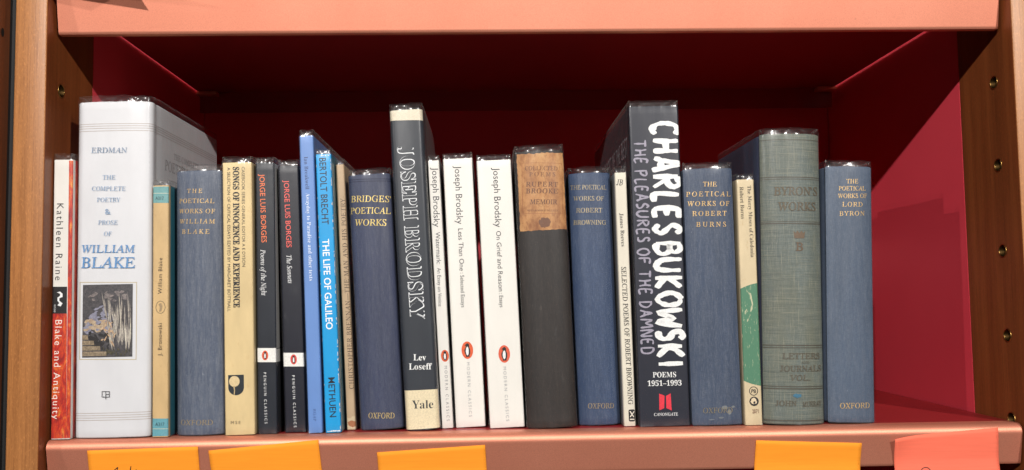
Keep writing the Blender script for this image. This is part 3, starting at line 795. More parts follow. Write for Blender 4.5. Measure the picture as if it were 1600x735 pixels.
def painted(name, a, b):
    key = ('painted', name)
    if key in MC: return MC[key]
    t = NT(name); f = t.noise((500, 500, 500), 5, .7, dist=.8)
    t.base(t.mix(t.ramp(f, [(.38, t.g(0)), (.62, t.g(1))]), lin(a), lin(b))); MC[key] = t.set(.5, .4); return MC[key]
BOOKS = [
('raine', {'x': 5.72, 'y': 4.0, 'z': 0.06, 'lean': -0.465, 'w': 13.66, 'h': 201.11},
  [('author_lettering', 'Kathleen Raine', 'N', (-1.72, 169.02), (-2.45, 113.4), 4.78, (40, 38, 40)),
   ('title_lettering', 'Blake and Antiquity', 'N', (-1.9, 84.89), (-3.34, 14.41), 4.78, (250, 235, 225)),
   ('publisher_lettering', 'ROUTLEDGE', 'N', (-4.75, 95.96), (-4.87, 90.46), 1.18, (235, 235, 235), 'x')],
  [('spine_print', 'poly', [(4.11, 201.66), (7.79, 201.6), (7.43, -1.65), (4.28, -1.56)], 'fire'),
   ('spine_print', 'poly', [(-8.76, 89.63), (3.91, 89.34), (4.28, -1.56), (-7.65, -1.25)], 'fire'),
   ('publisher_box', 'poly', [(-8.32, 108.92), (3.75, 108.66), (3.73, 89.35), (-8.31, 89.62)], (22, 20, 22)),
   ('publisher_box', 'poly', [(-3.49, 104.67), (-1.22, 105.31), (0.62, 103.66), (0.64, 101.36), (-1.62, 100.49), (-1.6, 98.65), (0.7, 96.76), (-0.64, 94.5), (-2.93, 95.46), (-1.58, 97.04), (-2.96, 98.68), (-2.99, 100.98), (-1.18, 102.09), (-1.2, 103.7)], (240, 240, 240))]),
('erdman', {'x': 40.74, 'y': 5.5, 'z': 0.2, 'lean': -0.418, 'w': 54.33, 'h': 244.05},
  [('author_lettering', 'ERDMAN', 'R', (-15.66, 208.01), (10.23, 207.57), 3.9, (120, 140, 165)),
   ('title_lettering', 'THE', 'R', (-7.16, 187.86), (2.06, 187.7), 3.21, (130, 155, 185)),
   ('title_lettering', 'COMPLETE', 'R', (-14.92, 179.79), (9.28, 179.35), 3.21, (130, 155, 185)),
   ('title_lettering', 'POETRY', 'R', (-11.16, 171.53), (5.66, 171.22), 3.21, (130, 155, 185)),
   ('title_lettering', '&', 'R', (-5.09, 162.76), (-0.95, 162.68), 4.13, (130, 155, 185)),
   ('title_lettering', 'PROSE', 'R', (-10.08, 154.92), (3.94, 154.65), 3.21, (130, 155, 185)),
   ('title_lettering', 'OF', 'R', (-5.87, 146.68), (-0.36, 146.57), 3.21, (130, 155, 185)),
   ('name_lettering', 'WILLIAM', 'R2', (-22.5, 136.08), (16.27, 135.31), 5.51, (95, 138, 185)),
   ('name_lettering', 'BLAKE', 'R2', (-22.62, 126.1), (16.34, 125.32), 7.8, (95, 138, 185))],
  [('rule_line', 'rules', (-27.88, 28.18, [227.36, 225.7, 224.04, 222.15]), (176, 160, 150)),
   ('rule_line', 'rules', (-26.9, 28.42, [17.82, 16.1, 14.47, 12.79]), (176, 160, 150)),
   ('picture_frame', 'frame', [(-23.84, 112.01), (17.58, 111.15), (17.5, 55.24), (-23.46, 56.18), 0.413], (190, 172, 130)),
   ('picture', 'pic', (-21.31, 109.88, 14.75, 57.59), None),
   ('emblem', 'frame', [(-6.43, 33.44), (-0.76, 33.31), (-0.72, 28.99), (-6.4, 29.12), 0.413], (60, 60, 66)),
   ('emblem', 'poly', [(-3.76, 33.38), (-3.35, 33.37), (-3.3, 27.68), (-3.71, 27.69)], (60, 60, 66)),
   ('emblem', 'poly', [(-3.28, 31.32), (-0.74, 31.26), (-0.74, 30.9), (-3.28, 30.96)], (60, 60, 66))]),
('a317', {'x': 75.27, 'y': 6.5, 'z': 0.06, 'lean': -0.555, 'w': 11.48, 'h': 181.76},
  [('number_lettering', 'A317', 'N', (-3.68, 172.3), (2.33, 172.18), 2.52, (35, 55, 65)),
   ('foot_number', 'A317', 'N', (-3.21, 9.26), (3.16, 9.09), 2.52, (35, 55, 65)),
   ('title_lettering', 'William Blake', 'N', (-0.26, 102.74), (0.13, 128.74), 2.75, (70, 55, 40)),
   ('author_lettering', 'J. Bronowski', 'N', (-0.15, 58.03), (0.02, 81.48), 2.75, (70, 55, 40))],
  [('printed_band', 'poly', [(-6.49, 183.64), (6.48, 183.38), (6.51, 168.8), (-6.44, 169.07)], (108, 160, 160)),
   ('printed_band', 'poly', [(-7.32, 13.46), (6.79, 13.08), (6.82, -1.45), (-7.27, -1.06)], (98, 160, 172)),
   ('rule_line', 'poly', [(-6.24, 176.35), (6.26, 176.09), (6.26, 175.67), (-6.23, 175.93)], (190, 200, 180)),
   ('rule_line', 'poly', [(-6.84, 6.36), (6.58, 6.0), (6.58, 5.59), (-6.84, 5.95)], (190, 200, 180)),
   ('emblem', 'ring', (0.22, 93.02, 3.436, 4.581, 0.344), (120, 105, 80)),
   ('emblem', 'poly', [(-1.16, 95.36), (0.67, 96.01), (1.59, 93.45), (0.68, 90.23), (-0.69, 89.8), (-0.24, 93.03)], (160, 135, 100))]),
('blake', {'x': 102.12, 'y': 9.5, 'z': 0.23, 'lean': -0.744, 'w': 33.98, 'h': 192.99},
  [('title_lettering', 'THE', 'R2', (-8.22, 177.9), (2.96, 177.63), 3.0, (214, 178, 120)),
   ('title_lettering', 'POETICAL', 'R2', (-14.75, 170.74), (11.32, 170.11), 3.24, (214, 178, 120)),
   ('title_lettering', 'WORKS OF', 'R2', (-14.76, 163.19), (11.75, 162.55), 3.24, (214, 178, 120)),
   ('title_lettering', 'WILLIAM', 'R2', (-14.32, 155.65), (11.71, 155.01), 3.24, (214, 178, 120)),
   ('title_lettering', 'BLAKE', 'R2', (-12.48, 148.08), (7.96, 147.57), 3.24, (214, 178, 120)),
   ('publisher_lettering', 'OXFORD', 'R', (-13.71, 9.64), (9.64, 9.16), 3.7, (170, 150, 115))],
  []),
('songs', {'x': 131.43, 'y': 9.5, 'z': 0.2, 'lean': -1.038, 'w': 21.33, 'h': 198.5},
  [('series_lettering', 'CASEBOOK SERIES GENERAL EDITOR A E DYSON', 'N', (4.64, 195.07), (4.22, 121.5), 2.13, (60, 52, 42)),
   ('title_lettering', 'SONGS OF INNOCENCE AND EXPERIENCE', 'SL', (-0.51, 195.21), (-1.24, 91.8), 4.4, (25, 25, 28)),
   ('editor_lettering', 'A SELECTION OF CRITICAL ESSAYS EDITED BY MARGARET BOTTRALL', 'N', (-5.89, 194.89), (-6.82, 89.19), 2.13, (60, 52, 42)),
   ('publisher_lettering', 'MSE', 'N', (-6.32, 9.17), (0.56, 8.92), 2.13, (90, 75, 60))],
  [('publisher_emblem', 'logoD', (-8.01, 43.19, 3.32, 28.54), (28, 36, 42)),
   ('publisher_emblem', 'ell', (-3.56, 38.52, 3.798, 3.891), (222, 198, 150)),
   ('publisher_emblem', 'poly', [(-4.42, 35.01), (-3.45, 35.44), (-3.12, 32.21), (-3.43, 29.0), (-4.12, 29.03), (-3.86, 32.23)], (190, 165, 120))]),
('night', {'x': 150.11, 'y': 14.0, 'z': 0.11, 'lean': -0.858, 'w': 13.82, 'h': 198.78},
  [('author_lettering', 'JORGE LUIS BORGES', 'N1', (-1.97, 190.42), (-0.86, 139.5), 3.74, (240, 120, 70)),
   ('title_lettering', 'Poems of the Night', 'I', (-1.85, 134.33), (-1.5, 100.4), 3.5, (230, 230, 230)),
   ('series_lettering', 'PENGUIN CLASSICS', 'N1', (-1.39, 44.38), (-0.85, 7.37), 1.87, (230, 230, 230), 't')],
  [('white_band', 'poly', [(-7.71, 62.24), (9.04, 61.73), (9.38, 51.48), (-7.35, 51.99)], (238, 236, 230)),
   ('penguin_badge', 'ell', (-1.12, 56.69, 2.336, 3.551), (226, 92, 50)),
   ('penguin_badge', 'peng', (-1.12, 56.69, 2.336, 3.551), (25, 24, 26)),
   ('penguin_badge', 'pengb', (-1.12, 56.69, 2.336, 3.551), (240, 240, 238))]),
('sonnets', {'x': 169.45, 'y': 19.0, 'z': 0.24, 'lean': -1.717, 'w': 15.35, 'h': 197.16},
  [('author_lettering', 'JORGE LUIS BORGES', 'N1', (-1.73, 186.2), (-0.96, 135.85), 3.77, (240, 95, 85)),
   ('title_lettering', 'The Sonnets', 'I', (-1.35, 130.14), (-0.74, 109.2), 3.54, (235, 235, 235)),
   ('series_lettering', 'PENGUIN CLASSICS', 'N1', (-0.49, 41.35), (-0.14, 3.57), 1.89, (235, 235, 235), 't')],
  [('white_band', 'poly', [(-9.65, 58.31), (9.11, 57.46), (9.29, 47.45), (-8.98, 48.29)], (238, 236, 230)),
   ('penguin_badge', 'ell', (0.06, 53.03, 2.357, 3.677), (222, 70, 60)),
   ('penguin_badge', 'peng', (0.06, 53.03, 2.357, 3.677), (25, 24, 26)),
   ('penguin_badge', 'pengb', (0.06, 53.03, 2.357, 3.677), (240, 240, 238))]),
('breakwell', {'x': 185.08, 'y': 12.69, 'z': 0.18, 'lean': -1.84, 'w': 10.09, 'h': 218.71},
  [('author_lettering', 'Ian Breakwell', 'L', (-0.72, 202.9), (-0.29, 178.5), 2.72, (50, 70, 115)),
   ('title_lettering', 'Awayday to Paradise and other texts', 'L', (-0.15, 175.63), (0.43, 110.72), 2.72, (225, 235, 250)),
   ('publisher_lettering', 'RGAP', 'R', (-0.15, 17.52), (-0.19, 8.76), 1.97, (60, 85, 140))],
  []),
('brecht', {'x': 198.05, 'y': 12.7, 'z': 0.22, 'lean': -2.085, 'w': 11.27, 'h': 204.7},
  [('author_lettering', 'BERTOLT BRECHT', 'N1', (-0.58, 201.85), (-0.26, 152.21), 4.92, (20, 30, 45)),
   ('title_lettering', 'THE LIFE OF GALILEO', 'N2', (-0.42, 141.31), (-0.03, 74.94), 4.92, (245, 248, 250)),
   ('publisher_lettering', 'METHUEN', 'N1', (0.08, 39.99), (0.18, 11.29), 4.69, (20, 35, 50))],
  []),
('brennan', {'x': 209.09, 'y': 26.0, 'z': 0.16, 'lean': -2.46, 'w': 6.5, 'h': 198.91},
  [('title_lettering', 'CHRISTOPHER BRENNAN—THE MAN AND HIS POETRY', 'R', (1.59, 30.11), (1.27, 173.02), 3.34, (70, 52, 40))],
  [('torn_patch', 'poly', [(-4.86, 7.85), (-3.36, 9.64), (-1.04, 8.56), (1.88, 10.27), (5.13, 8.66), (4.72, -0.25), (-5.19, 0.35)], (205, 185, 150)),
   ('torn_patch', 'poly', [(-2.58, 5.83), (0.32, 7.07), (3.58, 5.93), (4.4, 3.06), (1.03, 1.85), (-1.74, 3.43)], (165, 105, 65))]),
('bridges', {'x': 232.51, 'y': 19.91, 'z': 0.8, 'lean': -2.788, 'w': 31.81, 'h': 190.11},
  [('title_lettering', 'BRIDGES’', 'R2', (-14.56, 172.13), (15.22, 170.35), 4.73, (232, 205, 125)),
   ('title_lettering', 'POETICAL', 'R2', (-15.49, 163.27), (14.75, 161.45), 4.73, (232, 205, 125)),
   ('title_lettering', 'WORKS', 'R2', (-12.37, 154.19), (11.18, 152.76), 4.73, (232, 205, 125)),
   ('publisher_lettering', 'OXFORD', 'R2', (-9.55, 10.9), (9.68, 9.63), 4.02, (215, 190, 125))],
  [('tooled_line', 'poly', [(-18.35, 187.03), (17.49, 185.88), (17.46, 185.3), (-18.38, 186.45)], (30, 36, 66)),
   ('tooled_line', 'poly', [(-18.43, 185.39), (17.41, 184.24), (17.37, 183.66), (-18.46, 184.82)], (30, 36, 66))]),
('yale', {'x': 262.86, 'y': 16.07, 'z': 0.6, 'lean': -2.692, 'w': 24.67, 'h': 238.67},
  [('title_lettering', 'JOSEPH BRODSKY', 'OUT', (-1.02, 210.57), (0.61, 80.95), 10.9, (238, 240, 242)),
   ('author_lettering', 'Lev', 'B', (-4.18, 53.25), (5.21, 52.66), 4.5, (240, 240, 238)),
   ('author_lettering', 'Loseff', 'B', (-7.83, 46.68), (9.08, 45.85), 4.5, (240, 240, 238)),
   ('publisher_lettering', 'Yale', 'L2', (-6.97, 18.82), (8.5, 18.3), 5.92, (60, 62, 62))],
  [('cream_band', 'poly', [(-14.2, 242.37), (15.47, 240.73), (14.84, 229.33), (-14.81, 230.5)], (226, 214, 190)),
   ('cream_band', 'poly', [(-13.45, 29.26), (15.2, 28.84), (14.38, -2.79), (-13.64, -0.97)], (232, 216, 180))]),
('watermark', {'x': 280.48, 'y': 25.67, 'z': 0.21, 'lean': -2.587, 'w': 8.46, 'h': 201.12},
  [('author_lettering', 'Joseph Brodsky', 'N', (1.16, 195.67), (0.2, 150.39), 4.65, (52, 52, 58)),
   ('title_lettering', 'Watermark:', 'N', (0.47, 146.49), (0.14, 122.32), 3.36, (52, 52, 58)),
   ('title_lettering', 'An Essay on Venice', 'N', (-0.02, 119.44), (-0.6, 90.61), 2.69, (52, 52, 58)),
   ('series_lettering', 'MODERN CLASSICS', 'N', (1.07, 46.09), (0.77, 5.37), 2.11, (150, 150, 152), 't')],
  [('penguin_badge', 'ell', (0.9, 53.57, 2.975, 4.414), (224, 92, 46)),
   ('penguin_badge', 'peng', (0.9, 53.57, 2.975, 4.414), (25, 24, 26)),
   ('penguin_badge', 'pengb', (0.9, 53.57, 2.975, 4.414), (240, 240, 238))]),
('less', {'x': 297.79, 'y': 28.63, 'z': 0.46, 'lean': -2.275, 'w': 22.26, 'h': 202.57},
  [('author_lettering', 'Joseph Brodsky', 'N', (-0.04, 196.91), (-0.55, 152.36), 4.91, (52, 52, 58)),
   ('title_lettering', 'Less Than One', 'N', (-0.48, 148.94), (-0.87, 116.9), 3.56, (52, 52, 58)),
   ('title_lettering', ': Selected Essays', 'N', (-0.94, 115.45), (-1.28, 89.38), 2.89, (52, 52, 58)),
   ('series_lettering', 'MODERN CLASSICS', 'N', (0.26, 48.03), (0.14, 7.57), 2.22, (165, 165, 167), 't')],
  [('penguin_badge', 'ell', (0.14, 57.13, 4.335, 6.55), (224, 92, 46)),
   ('penguin_badge', 'peng', (0.14, 57.13, 4.335, 6.55), (25, 24, 26)),
   ('penguin_badge', 'pengb', (0.14, 57.13, 4.335, 6.55), (240, 240, 238))]),
('grief', {'x': 324.92, 'y': 21.69, 'z': 0.51, 'lean': -2.202, 'w': 25.68, 'h': 200.01},
  [('author_lettering', 'Joseph Brodsky', 'N', (1.63, 194.08), (1.0, 148.98), 4.88, (52, 52, 58)),
   ('title_lettering', 'On Grief and Reason', 'N', (0.85, 146.08), (0.45, 100.91), 3.54, (52, 52, 58)),
   ('title_lettering', ': Essays', 'N', (0.38, 99.48), (0.31, 88.97), 2.87, (52, 52, 58)),
   ('series_lettering', 'MODERN CLASSICS', 'N', (0.18, 44.76), (0.47, 4.67), 2.2, (165, 165, 167), 't')],
  [('penguin_badge', 'ell', (0.43, 54.22, 4.308, 6.51), (224, 92, 60)),
   ('penguin_badge', 'peng', (0.43, 54.22, 4.308, 6.51), (25, 24, 26)),
   ('penguin_badge', 'pengb', (0.43, 54.22, 4.308, 6.51), (240, 240, 238))]),
('brooke', {'x': 358.11, 'y': 14.0, 'z': 0.64, 'lean': -1.966, 'w': 36.66, 'h': 205.75},
  [('title_lettering', 'COLLECTED', 'R', (-10.99, 192.7), (13.42, 191.61), 3.08, (95, 55, 35)),
   ('title_lettering', 'POEMS', 'R', (-8.11, 187.99), (11.51, 187.11), 3.08, (95, 55, 35), 't'),
   ('title_lettering', 'RUPERT', 'R2', (-10.86, 180.65), (13.04, 179.57), 3.56, (90, 50, 32)),
   ('title_lettering', 'BROOKE', 'R2', (-11.11, 175.61), (12.78, 174.53), 3.56, (90, 50, 32)),
   ('title_lettering', 'MEMOIR', 'R2', (-8.41, 167.32), (11.88, 166.4), 3.56, (90, 50, 32)),
   ('title_lettering', 'WITH A MEMOIR BY THE EDITOR', 'R', (-10.88, 160.96), (12.5, 159.89), 1.23, (110, 68, 45))],
  [('paper_label', 'label', (-16.69, 203.57, 18.22, 145.73), 'oldlabel'),
   ('paper_label', 'frame', [(-13.18, 196.9), (17.23, 195.55), (15.72, 157.34), (-14.57, 158.73), 0.261], (150, 92, 55)),
   ('label_stain', 'blob', (1.54, 151.29, 4.271, 3.796), (112, 72, 48))]),
('browning', {'x': 394.31, 'y': 25.0, 'z': 0.35, 'lean': -1.245, 'w': 31.76, 'h': 190.43},
  [('title_lettering', 'THE POETICAL', 'R2', (-14.87, 179.57), (12.41, 178.69), 3.38, (175, 160, 130)),
   ('title_lettering', 'WORKS OF', 'R2', (-13.03, 170.96), (10.09, 170.2), 3.38, (175, 160, 130)),
   ('title_lettering', 'ROBERT', 'R2', (-11.45, 161.88), (8.49, 161.22), 3.48, (175, 160, 130)),
   ('title_lettering', 'BROWNING', 'R2', (-13.76, 152.71), (11.02, 151.88), 3.48, (185, 168, 130)),
   ('publisher_lettering', 'OXFORD', 'R2', (-8.53, 14.74), (11.13, 14.22), 3.77, (170, 150, 115))],
  []),
('reeves', {'x': 415.81, 'y': 20.0, 'z': 0.08, 'lean': -0.894, 'w': 8.72, 'h': 189.62},
  [('monogram', 'JB', 'I', (-3.44, 182.2), (1.65, 182.07), 4.33, (40, 38, 38)),
   ('author_lettering', 'James Reeves', 'L', (-0.44, 158.82), (0.06, 133.69), 2.79, (45, 42, 40)),
   ('title_lettering', 'SELECTED POEMS OF ROBERT BROWNING', 'R2', (-0.29, 118.3), (1.08, 15.99), 3.56, (38, 36, 36))],
  [('publisher_emblem', 'logoR', (-0.73, 12.29, 4.08, 3.43), (30, 28, 28)),
   ('publisher_emblem', 'poly', [(-0.02, 10.85), (0.66, 11.21), (3.36, 6.98), (2.77, 6.53)], (230, 222, 205)),
   ('publisher_emblem', 'poly', [(3.33, 11.02), (3.79, 10.54), (0.58, 6.6), (0.12, 7.09)], (230, 222, 205)),
   ('publisher_emblem', 'poly', [(0.06, 5.44), (3.49, 5.33), (3.46, 4.63), (0.03, 4.74)], (230, 222, 205))]),
('bukowski', {'x': 441.39, 'y': 16.5, 'z': 0.23, 'lean': -0.695, 'w': 37.31, 'h': 239.32},
  [('author_lettering', 'CHARLES', 'BR', (8.27, 226.96), (6.98, 141.15), 19.73, (240, 240, 238)),
   ('author_lettering', 'BUKOWSKI', 'BR', (7.29, 136.82), (6.15, 43.55), 19.25, (240, 240, 238)),
   ('title_lettering', 'THE PLEASURES OF THE DAMNED', 'BR2', (-11.15, 213.71), (-11.16, 53.0), 9.14, (158, 152, 168)),
   ('subtitle_lettering', 'POEMS', 'B', (-7.9, 37.82), (9.5, 37.57), 3.85, (240, 240, 238)),
   ('subtitle_lettering', '1951–1993', 'B', (-11.94, 31.59), (13.32, 31.34), 3.85, (240, 240, 238)),
   ('publisher_lettering', 'CANONGATE', 'R2', (-8.02, 8.72), (9.82, 8.53), 2.12, (235, 235, 235))],
  [('publisher_emblem', 'poly', [(-3.65, 23.88), (0.29, 22.26), (-0.24, 13.18), (-3.92, 11.6)], (228, 48, 66)),
   ('publisher_emblem', 'poly', [(4.92, 23.82), (1.43, 22.04), (1.28, 13.13), (5.21, 11.33)], (228, 48, 66))]),
('burns', {'x': 480.26, 'y': 14.0, 'z': 0.21, 'lean': -0.627, 'w': 37.0, 'h': 191.35},
  [('title_lettering', 'THE', 'R2', (-4.37, 179.29), (6.02, 179.07), 3.44, (214, 178, 120)),
   ('title_lettering', 'POETICAL', 'R2', (-16.96, 172.08), (16.6, 171.59), 3.59, (214, 178, 120)),
   ('title_lettering', 'WORKS OF', 'R2', (-16.27, 164.84), (15.33, 164.38), 3.59, (214, 178, 120)),
   ('title_lettering', 'ROBERT', 'R2', (-13.19, 157.31), (12.85, 156.97), 3.59, (214, 178, 120)),
   ('title_lettering', 'BURNS', 'R2', (-10.61, 149.08), (12.03, 148.8), 3.59, (214, 178, 120)),
   ('publisher_lettering', 'OXFORD', 'R', (-10.74, 11.23), (11.13, 11.09), 3.83, (150, 138, 110))],
  [('scuff_mark', 'blob', (5.51, 13.11, 2.391, 1.434), (122, 126, 128)),
   ('scuff_mark', 'blob', (8.7, 9.75, 1.434, 1.913), (126, 128, 128)),
   ('scuff_mark', 'blob', (11.71, 13.41, 1.195, 0.765), (118, 122, 124)),
   ('scuff_mark', 'blob', (2.35, 5.73, 1.913, 0.574), (110, 116, 122)),
   ('scuff_mark', 'blob', (-4.83, 4.53, 2.391, 0.478), (104, 112, 122))]),
('muses', {'x': 506.9, 'y': 14.0, 'z': 0.03, 'lean': -0.282, 'w': 13.01, 'h': 182.61},
  [('title_lettering', 'The Merry Muses of Caledonia', 'L', (2.7, 177.89), (3.36, 123.98), 2.78, (80, 70, 55)),
   ('author_lettering', 'Robert Burns', 'L', (-3.15, 177.01), (-2.81, 152.88), 2.78, (80, 70, 55)),
   ('number_lettering', '2071', 'N1', (-1.09, 10.26), (3.67, 10.16), 2.87, (120, 80, 65)),
   ('round_emblem', 'PB', 'N2', (-1.26, 25.03), (2.22, 24.95), 2.68, (45, 42, 40))],
  [('green_disc', 'disc', (11.31, 66.71, 38.327), 'green'),
   ('round_emblem', 'ring', (0.46, 24.99, 3.354, 3.354, 0.527), (45, 42, 40)),
   ('round_emblem', 'ell', (0.56, 17.48, 3.449, 3.449), (38, 36, 36)),
   ('round_emblem', 'blob', (0.37, 17.49, 2.204, 2.108), (225, 205, 170)),
   ('round_emblem', 'poly', [(-0.12, 17.03), (1.33, 17.7), (1.51, 16.06), (0.07, 15.62)], (38, 36, 36))]),
('works', {'x': 536.93, 'y': 8.5, 'z': 0.4, 'lean': 1.007, 'w': 45.01, 'h': 216.01},
  [('title_lettering', 'BYRON’S', 'R3', (-13.98, 172.5), (19.97, 172.73), 6.21, (96, 86, 70)),
   ('title_lettering', 'WORKS', 'R3', (-11.28, 161.01), (18.06, 161.2), 6.21, (96, 86, 70)),
   ('emblem', 'B', 'R3', (1.16, 131.01), (6.92, 131.04), 6.21, (100, 80, 60)),
   ('volume_lettering', 'LETTERS', 'R3', (-9.78, 50.24), (18.99, 50.3), 4.3, (92, 86, 74)),
   ('volume_lettering', 'AND', 'R2', (3.92, 45.58), (10.1, 45.6), 1.91, (92, 86, 74)),
   ('volume_lettering', 'JOURNALS', 'R3', (-11.59, 41.11), (20.24, 41.17), 4.3, (92, 86, 74)),
   ('volume_lettering', 'VOL.', 'R3', (-4.35, 34.35), (10.84, 34.38), 4.3, (92, 86, 74)),
   ('publisher_lettering', 'JOHN', 'R3', (-15.09, 15.71), (0.06, 15.72), 3.82, (92, 86, 74)),
   ('publisher_lettering', 'MURRAY', 'R3', (4.31, 15.03), (19.97, 15.51), 3.82, (92, 86, 74))],
  [('tooled_line', 'bar', (-23.0, 29.2, 211.17, 0.574), (80, 76, 66)),
   ('tooled_line', 'bar', (-23.43, 28.62, 182.94, 0.765), (80, 76, 66)),
   ('tooled_line', 'bar', (-23.46, 28.59, 181.45, 0.478), (80, 76, 66)),
   ('tooled_line', 'bar', (-23.94, 27.94, 149.61, 0.478), (80, 76, 66)),
   ('tooled_line', 'bar', (-23.96, 27.91, 148.18, 0.765), (80, 76, 66)),
   ('tooled_line', 'bar', (-25.33, 26.06, 57.99, 0.765), (80, 76, 66)),
   ('tooled_line', 'bar', (-25.36, 26.02, 56.26, 0.574), (80, 76, 66)),
   ('tooled_line', 'bar', (-25.79, 25.44, 27.92, 0.574), (80, 76, 66)),
   ('tooled_line', 'bar', (-25.81, 25.41, 26.29, 0.86), (80, 76, 66)),
   ('tooled_line', 'bar', (-26.16, 24.94, 3.18, 0.717), (80, 76, 66)),
   ('emblem', 'poly', [(-0.07, 142.68), (1.34, 141.02), (2.81, 142.93), (4.36, 141.03), (5.98, 142.95), (7.34, 141.05), (8.81, 142.73), (7.99, 137.24), (0.55, 137.2)], (105, 85, 65)),
   ('blue_spot', 'blob', (0.63, 21.31, 3.346, 1.434), (62, 112, 138))]),
('byron', {'x': 579.84, 'y': 12.0, 'z': 0.48, 'lean': 1.551, 'w': 34.81, 'h': 191.34},
  [('title_lettering', 'THE', 'R2', (-2.61, 179.77), (6.38, 179.92), 3.27, (214, 178, 120)),
   ('title_lettering', 'POETICAL', 'R2', (-8.5, 174.35), (12.14, 174.69), 3.27, (214, 178, 120)),
   ('title_lettering', 'WORKS OF', 'R2', (-9.05, 168.54), (13.28, 169.14), 3.27, (214, 178, 120)),
   ('title_lettering', 'LORD', 'R2', (-5.97, 162.32), (9.55, 162.56), 3.37, (214, 178, 120)),
   ('title_lettering', 'BYRON', 'R2', (-8.24, 155.3), (11.15, 155.84), 3.37, (214, 178, 120)),
   ('publisher_lettering', 'OXFORD', 'R2', (-9.42, 12.65), (13.27, 13.11), 3.94, (214, 178, 120))],
  []),
]
WHITE_J = paper('white_jacket_paper', (215, 215, 218), .04, .45)
